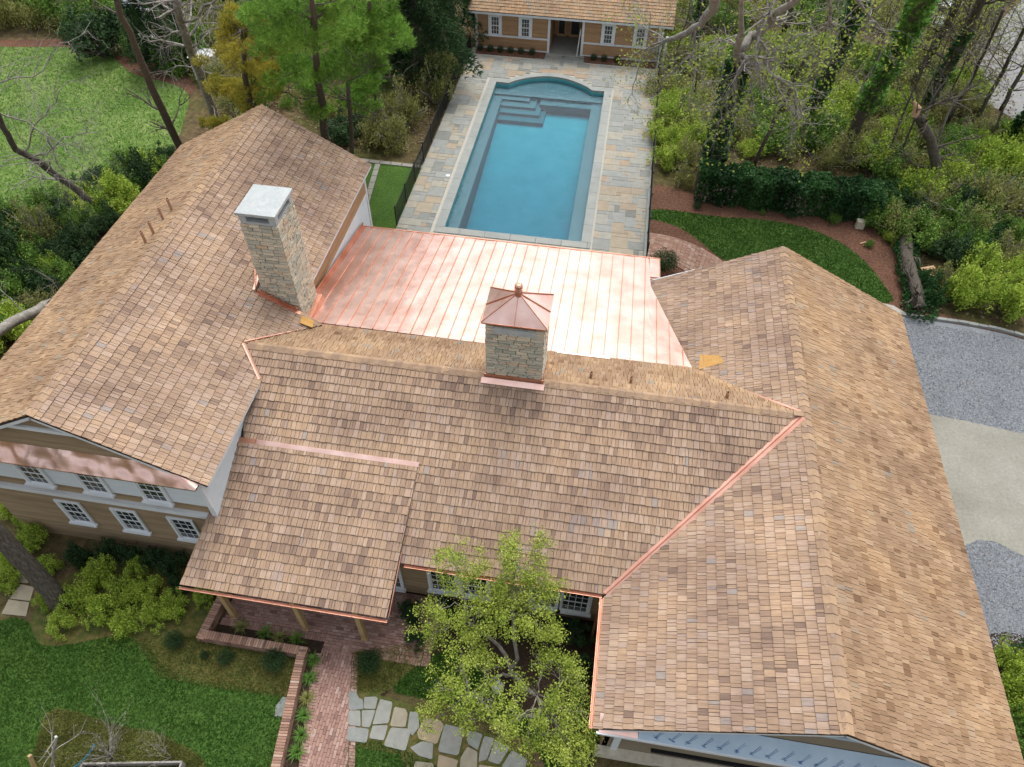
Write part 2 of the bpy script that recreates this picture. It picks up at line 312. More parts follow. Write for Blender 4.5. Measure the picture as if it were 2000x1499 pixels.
def lump_pts(n, lumps, rs=nrs, shell=.55, tvar=.22):
    """points in the outer part of several ellipsoid lumps [(x,y,z,rx,ry,rz)], tint lighter outward/upward clumps at random"""
    L_ = np.array(lumps); vol = (L_[:, 3]*L_[:, 4]); k = rs.choice(len(L_), n, p=vol/vol.sum()); d = unit(rs.normal(size=(n, 3)))
    r = shell+(1-shell)*rs.uniform(0, 1, n)**.6
    P = L_[k, :3]+d*r[:, None]*L_[k, 3:6]
    base = rs.uniform(.25, .75, len(L_))[k]
    t_ = np.clip(base+rs.normal(0, tvar, n), 0, 1)
    P += rs.normal(size=(n, 3))*.03
    return P, t_, d
def link_mesh(name, me, parent=None, loc=(0, 0, 0), kind=None):
    o = bpy.data.objects.new(name, me); COL.objects.link(o); o.location = loc
    if parent: o.parent = parent
    if kind: o['kind'] = kind
    return o
def rand_lumps(k, r, h, rs, lr=.45):
    out = []
    for i in range(k):
        a = rs.uniform(0, 2*math.pi); q = r*(1-lr)*math.sqrt(rs.uniform(0, 1)); z = h*rs.uniform(.25, .8)*(1-.35*(q/r))
        s_ = lr*rs.uniform(.7, 1.2); out.append((q*math.cos(a), q*math.sin(a), z, r*s_, r*s_, h*s_*.8))
    return out
BUSHES = {}
def bush_proto(kind, var):
    key = (kind, var)
    if key in BUSHES: return BUSHES[key]
    rs = np.random.RandomState(hash(kind) % 1000 if False else (sum(map(ord, kind))*7+var*13) % 9973)
    K = {'lime': (30, 5200, .040, 'leaf_lime'), 'dark': (24, 4600, .042, 'leaf_dark'), 'ball': (7, 4200, .030, 'leaf_dark'), 'mid': (28, 4600, .040, 'leaf_mid'),
         'olive': (36, 2900, .036, 'leaf_olive'), 'yellow': (28, 4600, .04, 'leaf_yellow'), 'bright': (32, 5400, .040, 'leaf_lime'), 'ivy': (24, 4200, .05, 'leaf_ivy')}[kind]
    if kind == 'ball': l = [(0, 0, .5, .72, .72, .48)]+[(.5*math.cos(a), .5*math.sin(a), .5+.12*math.sin(a*3), .42, .42, .34) for a in np.arange(6)*1.05]
    else:
        l = rand_lumps(K[0]//2, 1.0, 1.0, rs, .32)
        for i in range(K[0]):      # loose shoots standing clear of the body
            a = rs.uniform(0, 6.28); q_ = rs.uniform(.2, 1.05); z_ = rs.uniform(.35, 1.15)*(1.1-.5*q_); sz = rs.uniform(.07, .17); l.append((q_*math.cos(a), q_*math.sin(a), z_, sz, sz, sz*1.7))
    P, t_, d = lump_pts(K[1], l, rs, .25, .3)
    P[:, 2] = np.maximum(P[:, 2], .02)
    V, F, T = leaf_geo(P, K[2], t_, .5, .6, rs)
    me = raw_mesh('foliage', V, F, T, K[3])
    sb = MB()
    for i in range(34 if kind == 'olive' else 16):
        lp = l[(i*5+K[0]//2) % len(l)]; lp = [lp[0]*1.15, lp[1]*1.15, lp[2]*1.15]; sb.tube([(rs.uniform(-.08, .08), rs.uniform(-.08, .08), -.02), (lp[0]*.4, lp[1]*.4, lp[2]*.5), (lp[0], lp[1], lp[2])], [.028, .018, .008], 4)
    st = sb.build('stem', 'bark_pale' if kind == 'olive' else 'bark'); sm = st.data; bpy.data.objects.remove(st)
    BUSHES[key] = (me, sm); return BUSHES[key]
def bush(x, y, r, h, kind, label, cat='shrub', group=None, name='shrub', var=None, z=0, tint=0):
    var = rnd.randrange(3) if var is None else var
    fm, sm = bush_proto(kind, var)
    e = empty(name, (x, y, z), label, cat, group, rnd.uniform(0, 6.28)); e.scale = (r, r, h)
    f = link_mesh('foliage', fm, e); link_mesh('stem', sm, e)
    if tint: f['tint'] = tint
    return e

# ============================================================ GROUND (structure)
def sheet(name, poly, z, mat, label=None, sub=0):
    b_ = MB(); n = len(poly)
    if area(poly) < 0: poly = poly[::-1]
    b_.add([(p[0], p[1], z) for p in poly], [list(range(n))]); o = b_.build(name, mat); structure(o)
    if label: o['label'] = label
    return o
def smooth(poly, it=2, closed=True):
    for _ in range(it):
        out = []; n = len(poly)
        for i in range(n if closed else n-1):
            p, q = poly[i], poly[(i+1) % n]
            out += [(p[0]*.75+q[0]*.25, p[1]*.75+q[1]*.25), (p[0]*.25+q[0]*.75, p[1]*.25+q[1]*.75)]
        poly = out if closed else [poly[0]]+out+[poly[-1]]
    return poly
hole = (-8.9, -.3, 30.1, 48.4)
# ground: one sheet out to the horizon, open only where the pool basin is sunk into it
g = MB(); B_ = 260
xs = [-B_, hole[0], hole[1], B_]; ys = [-B_, hole[2], hole[3], B_]
for i in range(3):
    for j in range(3):
        if (i, j) != (1, 1): g.add([(xs[i], ys[j], 0), (xs[i+1], ys[j], 0), (xs[i+1], ys[j+1], 0), (xs[i], ys[j+1], 0)], [(0, 1, 2, 3)])
structure(g.build('ground', 'litter'))
LAWN_FRONT = smooth([(-18.37,7.27),(-17.32,7.33),(-17.01,6.95),(-16.57,6.62),(-16.10,6.60),(-15.18,6.89),(-14.61,7.16),(-13.46,7.38),(-12.71,6.97),(-12.03,6.49),(-11.17,6.34),(-10.15,6.38),(-8.95,6.35),(-7.95,6.42),(-7.84,5.75),(-7.50,4.34),(-7.21,2.79),(-14.61,1.59),(-17.35,2.74),(-19.00,5.52)], 2)
sheet('front_lawn', LAWN_FRONT, .012, 'lawn')
sheet('planting_bed', smooth([(-17.46,7.60),(-17.10,8.88),(-16.10,9.84),(-12.70,10.01),(-11.55,10.00),(-11.43,8.87),(-11.24,7.64),(-7.79,7.86),(-7.88,6.21),(-8.89,6.20),(-10.06,6.17),(-11.07,6.13),(-12.08,6.24),(-12.88,6.77),(-13.51,7.13),(-15.05,6.67),(-16.03,6.34),(-16.86,6.51)], 1), .006, 'bedgrass')
WEEDY = smooth([(-15.11,4.84),(-14.01,4.85),(-12.80,4.67),(-11.39,4.69),(-10.63,4.48),(-9.95,4.34),(-9.39,3.90),(-9.03,2.75),(-13.90,1.96),(-14.68,3.19),(-14.94,4.14)], 2)
sheet('weedy_patch', WEEDY, .016, 'bedgrass')
LAWN_MID = smooth([(-4.78,7.03),(-4.30,7.76),(-3.62,8.46),(-2.80,8.68),(-1.63,7.87),(0.20,6.61),(1.69,5.84),(1.91,5.05),(1.05,4.64),(-0.09,6.41),(-2.44,6.94),(-4.10,6.98)], 1)
sheet('middle_lawn', LAWN_MID, .012, 'lawn')
LAWN_LOW = [(-5.76,5.42),(-4.38,5.57),(-2.03,4.95),(0.29,4.78),(0.39,4.02),(-5.09,3.13)]
sheet('lower_lawn', LAWN_LOW, .014, 'lawn')
sheet('foundation_bed', [(-6.30,8.14),(-5.00,10.50),(1.78,10.68),(2.00,6.75),(1.69,5.84),(0.02,6.73),(-2.80,8.68),(-3.60,8.38),(-4.42,7.57),(-4.90,6.85),(-5.91,6.85)], .006, 'soil')
sheet('weedy_verge', smooth([(-6.40,8.12),(-5.12,8.26),(-4.64,9.08),(-3.92,9.02),(-3.62,8.46),(-4.29,7.73),(-4.91,6.88),(-5.69,6.69),(-6.00,6.83)], 1), .010, 'bedgrass')
FARLAWN = smooth([(-49.53,44.78),(-43.58,45.32),(-41.44,45.64),(-39.73,46.04),(-38.28,46.23),(-36.74,45.56),(-35.16,45.47),(-33.37,43.90),(-32.00,43.05),(-30.40,42.77),(-28.31,42.17),(-27.24,40.80),(-26.72,38.95),(-25.54,35.29),(-25.86,33.05),(-28.33,31.82),(-29.93,29.30),(-31.28,26.76),(-35.62,24.69)], 2)
sheet('neighbour_lawn', FARLAWN, .012, 'lawn_far')
sheet('mulch_border', smooth([(-50.34,45.86),(-44.16,46.19),(-39.37,47.42),(-37.25,47.16),(-34.39,45.46),(-32.37,45.21),(-28.59,43.68),(-27.26,41.82),(-27.86,41.36),(-25.14,34.80),(-25.50,32.33),(-27.94,31.13),(-29.67,28.87),(-31.02,26.36),(-35.34,24.32)], 1), .006, 'straw')
LAWN_E = smooth([(2.41,34.17),(3.92,34.25),(6.13,34.03),(8.32,34.28),(10.48,34.11),(12.49,33.13),(13.77,31.26),(14.33,29.40),(14.56,28.63),(13.32,28.34),(11.63,26.42),(8.50,28.77),(6.05,30.73),(6.05,30.73),(4.48,32.61),(3.11,33.18),(2.34,33.22)], 2)
sheet('side_lawn', LAWN_E, .012, 'lawn')
sheet('pine_straw_bed', smooth([(2.20,36.75),(4.47,36.14),(7.55,35.22),(11.69,35.34),(14.35,35.02),(15.10,33.16),(15.17,30.71),(15.49,28.49),(20.09,27.36),(21.15,26.38),(19.80,27.14),(14.61,27.55),(13.28,28.11),(10.67,26.25),(3.50,27.90),(2.36,30.09)], 1), .006, 'straw')
sheet('back_lawn', [(-14.50,35.72),(-13.66,36.04),(-10.76,35.75),(-10.66,32.72),(-10.72,29.71),(-12.39,28.77)], .012, 'lawn')
sheet('garden_strip', [(-14.78,36.66),(-10.43,38.01),(-10.47,35.53),(-14.31,35.11)], .008, 'litter')
sheet('far_green', [(3.11,65.52),(6.23,65.06),(5.95,60.04),(4.00,58.29),(3.42,58.63)], .012, 'lawn_far')
sheet('gravel_court', smooth([(12.2, 27.9), (14.4, 27.66), (17.2, 27.6), (20.0, 27.15), (23, 25.5), (30, 19), (30, 4), (12.2, 4)], 1), .012, 'gravel')
APRON = smooth([(12, 21.75), (15.42, 21.66), (18.36, 21.25), (30, 19.8), (30, 13.6), (18.0, 14.7), (16.7, 15.35), (15.5, 15.95), (14.37, 15.25), (12, 15.0)], 1)
sheet('sandy_apron', APRON, .018, 'sandgravel')
sheet('side_path', [(13.12,28.63),(14.40,28.38),(15.02,27.87),(14.59,27.45),(13.22,27.74)], .018, 'concrete')
sheet('street', [(25.41,58.39),(29.84,65.54),(36.07,75.26),(51.40,78.24),(34.17,39.21),(24.95,44.67),(25.12,48.07),(23.99,49.84)], .006, 'asphalt')
sheet('woodland_clearing', [(16.61,59.32),(19.30,59.83),(18.94,55.54),(17.23,53.65),(16.19,54.24)], .008, 'straw')
# stone kerb along the gravel court
kb = empty('gravel_court_edging', (14.4, 27.7, 0), 'low pale stone edging curving along the far side of the blue grey gravel', 'edging')
kp = [(14.1, 27.75), (15.2, 27.76), (16.2, 27.72), (17.2, 27.70), (18.1, 27.6), (18.9, 27.5), (19.6, 27.35), (20.3, 27.1), (21.0, 26.8), (21.7, 26.4), (22.4, 26.0)]
for i in range(len(kp)-1):
    p, q = Vector((*kp[i], 0)), Vector((*kp[i+1], 0))
    for h in (0, 1):
        a_, c_ = p.lerp(q, h*.5+.01), p.lerp(q, h*.5+.49); b_ = MB(); zt = .14+rnd.uniform(-.015, .015)
        b_.bar(a_+Vector((0, 0, zt/2)), c_+Vector((0, 0, zt/2)), .16+rnd.uniform(-.02, .02), zt); b_.curt = rnd.random(); b_.build('stone', 'coping', kb)

# ------------------------------------------------------------ brick paving and patio
PATIO = [(-10.91,9.16),(-10.97,8.67),(-10.90,8.37),(-7.35,8.21),(-6.66,4.49),(-6.46,3.43),(-5.19,3.63),(-5.46,4.69),(-6.40,8.12),(-5.10,8.30),(-5.10,10.33)]
def brick_field(name, polys_rows, mat='brick', z=.02, limit=300, label=None):
    """polys_rows: list of (polygon, along angle deg, brick length, width)"""
    bed = MB(); recs = []
    for poly, ang, L_, W_ in polys_rows:
        if area(poly) < 0: poly = poly[::-1]
        bed.prism(poly, -.02, z)
        ca, sa = math.cos(math.radians(ang)), math.sin(math.radians(ang))
        U = [p[0]*ca+p[1]*sa for p in poly]; Vv = [-p[0]*sa+p[1]*ca for p in poly]
        v0 = min(Vv); r_ = 0
        while v0 < max(Vv):
            u0 = min(U)-(L_*.5 if r_ % 2 else 0)
            while u0 < max(U):
                cu, cv = u0+L_/2, v0+W_/2; x, y = cu*ca-cv*sa, cu*sa+cv*ca
                zt = z+.022+rnd.uniform(-.003, .004)
                hl, hw = L_/2-.006, W_/2-.006
                fp = clip_poly([(x+ca*i*hl-sa*j*hw, y+sa*i*hl+ca*j*hw) for i, j in ((-1, -1), (1, -1), (1, 1), (-1, 1))], poly)
                if len(fp) > 2 and area(fp) > L_*W_*.12:
                    b_ = MB(); b_.prism(fp, zt-.05, zt); recs.append(((x, y, zt), b_.v, b_.f, None, min(1, max(0, rnd.gauss(.55, .22))), None))
                u0 += L_
            v0 += W_; r_ += 1
    par = structure(bed.build(name, 'brick_bed'))
    if label: par['label'] = label
    pieces(recs, 'brick', mat, par, limit)
    return par
brick_field('brick_patio', [
    ([(-10.9, 8.47), (-4.0, 8.47), (-4.0, 10.3), (-10.9, 10.3)], 0, .24, .10), ([(-7.3, 8.06), (-5.42, 8.06), (-5.42, 8.465), (-7.3, 8.465)], 0, .24, .10), ([(-5.41, 8.2), (-4.0, 8.2), (-4.0, 8.465), (-5.41, 8.465)], 0, .24, .10),
    ([(-7.27,8.08),(-6.37,8.23),(-5.05,3.39),(-6.41,3.17)], 90, .24, .10)], label='old red brick porch floor and front walk')
brick_field('brick_border', [
    ([(-7.61,8.20),(-7.31,8.20),(-6.21,3.21),(-6.58,3.15)], 0, .24, .09), ([(-6.35,8.23),(-6.17,8.26),(-4.85,3.43),(-5.04,3.40)], 0, .24, .09),
    ([(-10.95, 8.2), (-7.3, 8.2), (-7.3, 8.46), (-10.95, 8.46)], 90, .26, .09), ([(-3.98, 7.95), (-3.72, 7.95), (-3.72, 10.3), (-3.98, 10.3)], 0, .26, .09),
    ([(-5.4, 7.93), (-4.0, 7.93), (-4.0, 8.19), (-5.4, 8.19)], 90, .26, .09)], limit=200, label='brick border laid crosswise along the walk and porch edge')
# curved brick path to the pool gate
cp = empty('curved_brick_path', (2.6, 32, 0)); cp['kind'] = 'structure'; cp['label'] = 'curving brick path from the pool terrace towards the side lawn'
bed = MB(); recs = []
C0 = Vector((1.6, 24.2)); R0, R1 = 4.6, 6.9       # annulus about a centre
nA = 46; a0, a1 = math.radians(14), math.radians(96)
C0 = Vector((2.5, 26.9)); R0, R1 = 3.0, 5.1
ring = [(C0.x+R1*math.cos(a0+(a1-a0)*i/24), C0.y+R1*math.sin(a0+(a1-a0)*i/24)) for i in range(25)]+[(C0.x+R0*math.cos(a1-(a1-a0)*i/24), C0.y+R0*math.sin(a1-(a1-a0)*i/24)) for i in range(25)]
for i in range(24):
    aa, ab = a0+(a1-a0)*i/24, a0+(a1-a0)*(i+1)/24
    bed.prism([(C0.x+R0*math.cos(aa), C0.y+R0*math.sin(aa)), (C0.x+R1*math.cos(aa), C0.y+R1*math.sin(aa)), (C0.x+R1*math.cos(ab), C0.y+R1*math.sin(ab)), (C0.x+R0*math.cos(ab), C0.y+R0*math.sin(ab))], -.02, .02)
bed.build('paving_bed', 'brick_bed', cp)
r_ = R0+.06; row = 0
while r_ < R1-.04:
    da = .24/r_; a_ = a0+(da/2 if row % 2 else 0)
    while a_ < a1:
        x, y = C0.x+r_*math.cos(a_), C0.y+r_*math.sin(a_)
        recs.append(boxrec((x, y, .018+rnd.uniform(0, .005)), (-math.sin(a_)*.113, math.cos(a_)*.113, 0), (math.cos(a_)*.046, math.sin(a_)*.046, 0), (0, 0, .025), min(1, max(0, rnd.gauss(.62, .2)))))
        a_ += da
    r_ += .105; row += 1
pieces(recs, 'brick', 'brick_light', cp, 260)

# ------------------------------------------------------------ flagstone walk
fw_ = empty('flagstone_walk', (-4, 6.3, 0)); fw_['kind'] = 'structure'; fw_['label'] = 'irregular grey and buff flagstones set in the lawn beside the brick walk'
FLAGS = [
 [(-6.02,6.79),(-5.82,6.83),(-5.65,6.65),(-5.53,6.64),(-5.42,6.36),(-5.86,6.26)], [(-5.50,6.71),(-5.15,6.78),(-5.07,6.74),(-5.06,6.42),(-5.41,6.38)],
 [(-5.86,6.23),(-5.51,6.30),(-5.36,5.85),(-5.75,5.85)], [(-5.46,6.31),(-5.04,6.39),(-5.08,5.87),(-5.32,5.86)], [(-4.98,6.73),(-4.58,6.70),(-4.54,6.09),(-5.01,5.97),(-5.01,6.40)],
 [(-5.73,5.79),(-5.09,5.82),(-5.05,5.43),(-5.66,5.40)], [(-5.00,5.93),(-4.54,6.02),(-4.55,5.58),(-5.00,5.57)], [(-4.48,6.58),(-4.13,6.57),(-4.03,6.45),(-4.00,6.06),(-4.47,6.01)],
 [(-4.43,5.97),(-3.87,6.02),(-3.81,5.94),(-3.83,5.40),(-4.51,5.44)], [(-3.97,6.52),(-3.71,6.53),(-3.58,6.13),(-3.73,5.85),(-3.92,6.03)], [(-3.49,6.43),(-2.98,6.41),(-2.84,6.29),(-2.94,5.74),(-3.51,5.80),(-3.60,5.97)],
 [(-3.71,5.51),(-3.39,5.74),(-3.05,5.74),(-2.98,5.30),(-3.40,5.34)], [(-2.82,6.33),(-2.20,6.29),(-2.23,5.53),(-2.86,5.55)], [(-2.14,6.27),(-1.62,6.24),(-1.68,5.77),(-2.00,5.90)],
 [(-1.55,6.19),(-1.24,6.17),(-1.36,5.57),(-1.59,5.46),(-1.61,5.76)], [(-2.00,5.81),(-1.68,5.72),(-1.61,5.27),(-2.11,5.19),(-2.14,5.48)], [(-2.81,5.46),(-2.20,5.40),(-2.23,5.14),(-2.78,5.11)],
 [(-1.19,6.14),(-0.73,6.00),(-0.97,5.49),(-1.32,5.53)], [(-0.65,5.93),(-0.16,5.76),(-0.20,5.46),(-0.89,5.42)], [(-3.45,5.17),(-2.93,5.20),(-2.78,4.83),(-3.47,4.86)], [(-1.57,5.38),(-1.00,5.40),(-1.03,4.98),(-1.45,4.98)]]
for i, fp in enumerate(FLAGS):
    if area(fp) < 0: fp = fp[::-1]
    cx = sum(p[0] for p in fp)/len(fp); cy = sum(p[1] for p in fp)/len(fp)
    fp = [(cx+(p[0]-cx)*1.02, cy+(p[1]-cy)*1.02) for p in fp]
    fp = [(p[0]*(1-k)+q[0]*k, p[1]*(1-k)+q[1]*k) for p, q in zip(fp, fp[1:]+fp[:1]) for k in (.08, .92)]; b_ = MB(); b_.prism(fp, -.03, .045+rnd.uniform(-.006, .006), rnd.choice([.05, .2, .35, .4, .5, .3, .7, .95])); b_.build('flagstone', 'flag', fw_)
sheet('flagstone_bed', [(-6.15,6.89),(-5.07,6.86),(-3.03,6.61),(-0.69,6.17),(0.10,5.58),(0.25,5.05),(-3.46,4.45),(-3.98,5.27),(-5.65,5.29)], .018, 'bedgrass')
b_ = MB(); b_.prism([(-8.03,6.31),(-7.88,6.30),(-7.82,5.75),(-8.07,5.71),(-8.15,6.01)], -.02, .04, .1); o = b_.build('stepping_stone', 'flag'); tag(o, 'single blue grey flagstone in the lawn against the long brick wall', 'flagstone')
for i, pp in enumerate(([(-18.37,8.44),(-17.82,8.42),(-17.67,7.93),(-18.41,7.90)], [(-18.42,7.86),(-17.67,7.88),(-17.49,7.41),(-18.35,7.36)], [(-18.77,9.00),(-18.32,8.98),(-18.13,8.52),(-18.52,8.49)])):
    b_ = MB(); b_.prism(pp if area(pp) > 0 else pp[::-1], -.02, .04, .75); o = b_.build('stepping_stone', 'flag')
    tag(o, ['buff paving slab beside the leaning trunk, middle of three', 'buff paving slab nearest the front lawn, beside the leaning trunk', 'buff paving slab nearest the house corner, among bright shrubs'][i], 'paving slab')

# ------------------------------------------------------------ low brick garden wall round the planter
gw = empty('brick_garden_wall', (-9, 7.8, 0), 'low red brick wall stepping round the porch planter and running down beside the walk', 'wall')
WALLH = .42
path = [(-11.1, 9.6), (-11.22, 7.68), (-7.82, 7.68), (-7.4, 4.2), (-7.3, 2.6)]
core = MB(); recs = []
for i in range(len(path)-1):
    p, q = Vector((*path[i], 0)), Vector((*path[i+1], 0)); d = (q-p); Lw = d.length; d.normalize(); nrm = Vector((-d.y, d.x, 0))
    core.bar(p+Vector((0, 0, (WALLH-.06)/2)), q+Vector((0, 0, (WALLH-.06)/2)), .24, WALLH-.06)
    k = 0; s_ = -.12
    while s_ < Lw+.10:
        c = p+d*(s_+.04)+Vector((0, 0, WALLH-.03+rnd.uniform(-.004, .004)))
        recs.append(boxrec(c, d*.034, nrm*.135, Vector((0, 0, .032)), min(1, max(0, rnd.gauss(.5, .25))))); s_ += .082
    for course in range(4):
        s_ = 0 if course % 2 else -.1
        while s_ < Lw:
            for sg in (-1, 1):
                c = p+d*(s_+.1)+nrm*sg*.12+Vector((0, 0, .04+course*.08))
                recs.append(boxrec(c, d*.094, nrm*.012, Vector((0, 0, .034)), min(1, max(0, rnd.gauss(.45, .25)))))
            s_ += .2
core.build('core', 'brick_bed', gw); pieces(recs, 'brick', 'brick_light', gw, 300)
sheet('planter_soil', [(-11.0, 7.8), (-7.3, 7.8), (-7.3, 8.2), (-11.0, 8.2)], .05, 'soil')
sheet('walk_bed', [(-7.7, 7.7), (-7.3, 8.15), (-7.0, 8.15), (-6.95, 7.4), (-6.62, 4.0), (-6.6, 2.5), (-7.2, 2.5), (-7.3, 4.2)], .021, 'soil')

# ------------------------------------------------------------ pool terrace, basin, water
PX0, PX1, PY0, PY1 = -8.24, -.91, 30.55, 46.6
DX0, DX1, DY0, DY1 = -10.72, 2.50, 29.2, 51.35
ZD = .06
deck = empty('pool_terrace', (DX0, DY0, 0)); deck['kind'] = 'structure'; deck['label'] = 'random rectangular bluestone paving round the pool'
CW = .46
arch = []
for i in range(17):
    a_ = i/16; x = -7.35+a_*(7.35-1.75); arch.append((x, PY1+1.42*math.sin(math.pi*a_)**.8 if 0 < a_ < 1 else PY1))
inner = [(PX0, PY0), (PX1, PY0), (PX1, PY1), (-1.75, PY1)]+arch[::-1][1:-1]+[(-7.35, PY1), (PX0, PY1)]
# slab under pavers, in pieces round the pool
b_ = MB(); OX0, OX1, OY0, OY1 = PX0-CW, PX1+CW, PY0-CW, PY1+1.42+CW
for (x0, x1, y0, y1) in ((DX0, OX0, DY0, DY1), (OX1, DX1, DY0, DY1), (OX0, OX1, DY0, OY0), (OX0, OX1, OY1, DY1)): b_.box(x0, x1, y0, y1, -.05, ZD-.03)
# fill between straight boundary and arch coping
archo = [(x, y+CW) for x, y in arch]
prev = (OX0, PY1+CW)
pts_o = [(OX0, PY1+CW)]+archo+[(OX1, PY1+CW)]
for p, q in zip(pts_o[:-1], pts_o[1:]):
    b_.prism([(p[0], p[1]), (q[0], q[1]), (q[0], OY1), (p[0], OY1)], -.05, ZD-.03)
b_.build('paving_bed', 'grout', deck)
# pavers: random ashlar on a .3 m grid
G_ = .305; nx, ny = int((DX1-DX0)/G_), int((DY1-DY0)/G_)
used = np.zeros((nx, ny), bool); recs = []
def blocked(x0, y0, x1, y1):
    cx, cy = (x0+x1)/2, (y0+y1)/2
    if x1 > OX0+.02 and x0 < OX1-.02 and y1 > OY0+.02 and y0 < PY1+CW-.05: return True
    for x in (x0, cx, x1):
        if OX0 < x < OX1 and y0 < np.interp(x, [p[0] for p in pts_o], [p[1] for p in pts_o])-.06 and y1 > OY0: return True
    if y1 > 50.35 and (x1 < -5.4 or x0 > -2.7): return True
    return False
sizes = [(3, 2), (2, 3), (2, 2), (2, 1), (1, 2), (3, 2), (3, 1), (1, 1), (4, 2), (3, 3), (2, 2)]
for j in range(ny):
    for i in range(nx):
        if used[i, j]: continue
        for (a_, c_) in rnd.sample(sizes, 5)+[(1, 1)]:
            if i+a_ > nx or j+c_ > ny or used[i:i+a_, j:j+c_].any(): continue
            x0, y0 = DX0+i*G_, DY0+j*G_; x1, y1 = x0+a_*G_, y0+c_*G_
            if blocked(x0, y0, x1, y1):
                if (a_, c_) == (1, 1): used[i, j] = True
                continue
            used[i:i+a_, j:j+c_] = True
            zt = ZD+rnd.uniform(-.003, .003)
            recs.append(boxrec(((x0+x1)/2, (y0+y1)/2, zt-.025), ((x1-x0)/2-.011, 0, 0), (0, (y1-y0)/2-.011, 0), (0, 0, .025), rnd.random()))
            break
pieces(recs, 'paver', 'paver', deck, 300)
# coping stones
def cop(quad, t_=None):
    b_ = MB(); b_.prism(quad if area(quad) > 0 else quad[::-1], -.04, ZD+.012, rnd.random() if t_ is None else t_); b_.build('coping_stone', 'coping', deck)
yy = PY0
while yy < PY1-.1:
    y2 = min(yy+1.5, PY1); e_ = .008
    for (x0, x1) in ((OX0, PX0+.03), (PX1-.03, OX1)): cop([(x0, yy+e_), (x1, yy+e_), (x1, y2-e_), (x0, y2-e_)])
    yy = y2
xx = OX0
while xx < OX1-.1:
    x2 = min(xx+1.35, OX1); cop([(xx+.008, OY0), (x2-.008, OY0), (x2-.008, PY0+.03), (xx+.008, PY0+.03)]); xx = x2
cop([(OX0, PY1+.008), (-7.36, PY1-.03), (-7.36, PY1+CW), (OX0, PY1+CW)]); cop([(-1.74, PY1-.03), (OX1, PY1+.008), (OX1, PY1+CW), (-1.74, PY1+CW)])
for i in range(0, 16, 2):
    lo = arch[i:i+3]; cop([(p[0], p[1]-.03) for p in lo]+[(p[0], p[1]+CW) for p in lo[::-1]])
# dark tile band and shell
pool = empty('pool_shell', (PX0, PY0, 0)); pool['kind'] = 'structure'
DEP = -1.15; ZW = -.13
b_ = MB(); n = len(inner)
top = [(p[0], p[1], ZD-.03) for p in inner]; fz_ = lambda y: -1.10-.95*max(0, min(1, (43.5-y)/13)); inner2 = [(PX0, PY0), (PX1, PY0), (PX1, 43.5)]+inner[2:]+[(PX0, 43.5)]; inner = inner2; n = len(inner); top = [(p[0], p[1], ZD-.03) for p in inner]; bot = [(p[0], p[1], fz_(p[1])) for p in inner]; kS = [0, 1, 2, n-1]; kN = list(range(2, n))
fs = [(i, n+i, n+(i+1) % n, (i+1) % n) for i in range(n)]; fs = [(i, n+i, n+(i+1) % n, (i+1) % n) for i in range(n)]; b_.add(top+bot, fs); b_.add(bot, [kS, kN]); b_.build('basin', 'plaster', pool)
def plat(x0, x1, y0, y1, z): 
    q = MB(); q.box(x0, x1, y0, y1, -2.1, z); q.build('pool_step', 'step_tile', pool)
plat(PX0+.01, PX0+.62, PY0+.01, PY1-.0, -.44); plat(PX1-.75, PX1-.01, PY0+.01, PY1-.6, -.44)
q = MB(); q.prism([(PX0+.02, 45.75), (PX1-.02, 45.75), (PX1-.02, PY1-.02), (-1.77, PY1-.02)]+[(p[0], p[1]-.02) for p in arch[::-1][1:-1]]+[(-7.33, PY1-.02), (PX0+.02, PY1-.02)], DEP+.02, -.32); q.build('pool_step', 'step_tile', pool)
plat(-5.05, PX1-.02, 45.15, 45.76, -.50)
for k_, (x1, y0, z) in enumerate(((-5.75, 45.30, -.42), (-5.28, 44.72, -.55), (-4.92, 44.10, -.70), (-4.6, 43.45, -.86))):
    plat(PX0+.63+.003*k_, x1, y0, 45.749-.004*k_, z)
plat(-7.6, -6.0, 46.0, 46.4, -.30) if False else None
b_ = MB(); b_.lathe((-4.3, 32.2, fz_(32.2)+.01), [(.16, 0), (.15, .02), (.02, .025)], 16); b_.build('floor_drain', 'white', pool)
m, t, b = nodes('pool_water'); L = t.links
for nn in list(t.nodes):
    if nn.type == 'BSDF_PRINCIPLED': t.nodes.remove(nn)
out = t.nodes['Material Output']; trn = N(t, 'BsdfTransparent'); trn.inputs[0].default_value = (.97, .99, 1, 1)
gl = N(t, 'BsdfGlossy'); gl.inputs['Roughness'].default_value = .06; fr = N(t, 'Fresnel'); fr.inputs[0].default_value = 1.45
geo = N(t, 'NewGeometry'); mp = N(t, 'Mapping'); mp.inputs['Scale'].default_value = (1, 1.8, 1); L.new(geo.outputs['Position'], mp.inputs[0])
n1 = N(t, 'TexNoise'); n1.inputs['Scale'].default_value = 2.2; n1.inputs['Detail'].default_value = 3; n1.inputs['Distortion'].default_value = .6; L.new(mp.outputs[0], n1.inputs['Vector'])
bp = N(t, 'Bump'); bp.inputs['Strength'].default_value = .38; bp.inputs['Distance'].default_value = .05; L.new(n1.outputs['Fac'], bp.inputs['Height'])
L.new(bp.outputs[0], gl.inputs['Normal']); L.new(bp.outputs[0], fr.inputs['Normal'])
mx = N(t, 'MixShader'); nb_ = N(t, 'Math', operation='SUBTRACT'); nb_.inputs[0].default_value = 1; L.new(geo.outputs['Backfacing'], nb_.inputs[1])
fm = N(t, 'Math', operation='MULTIPLY'); L.new(fr.outputs[0], fm.inputs[0]); L.new(nb_.outputs[0], fm.inputs[1]); L.new(fm.outputs[0], mx.inputs[0]); L.new(trn.outputs[0], mx.inputs[1]); L.new(gl.outputs[0], mx.inputs[2]); L.new(mx.outputs[0], out.inputs['Surface'])
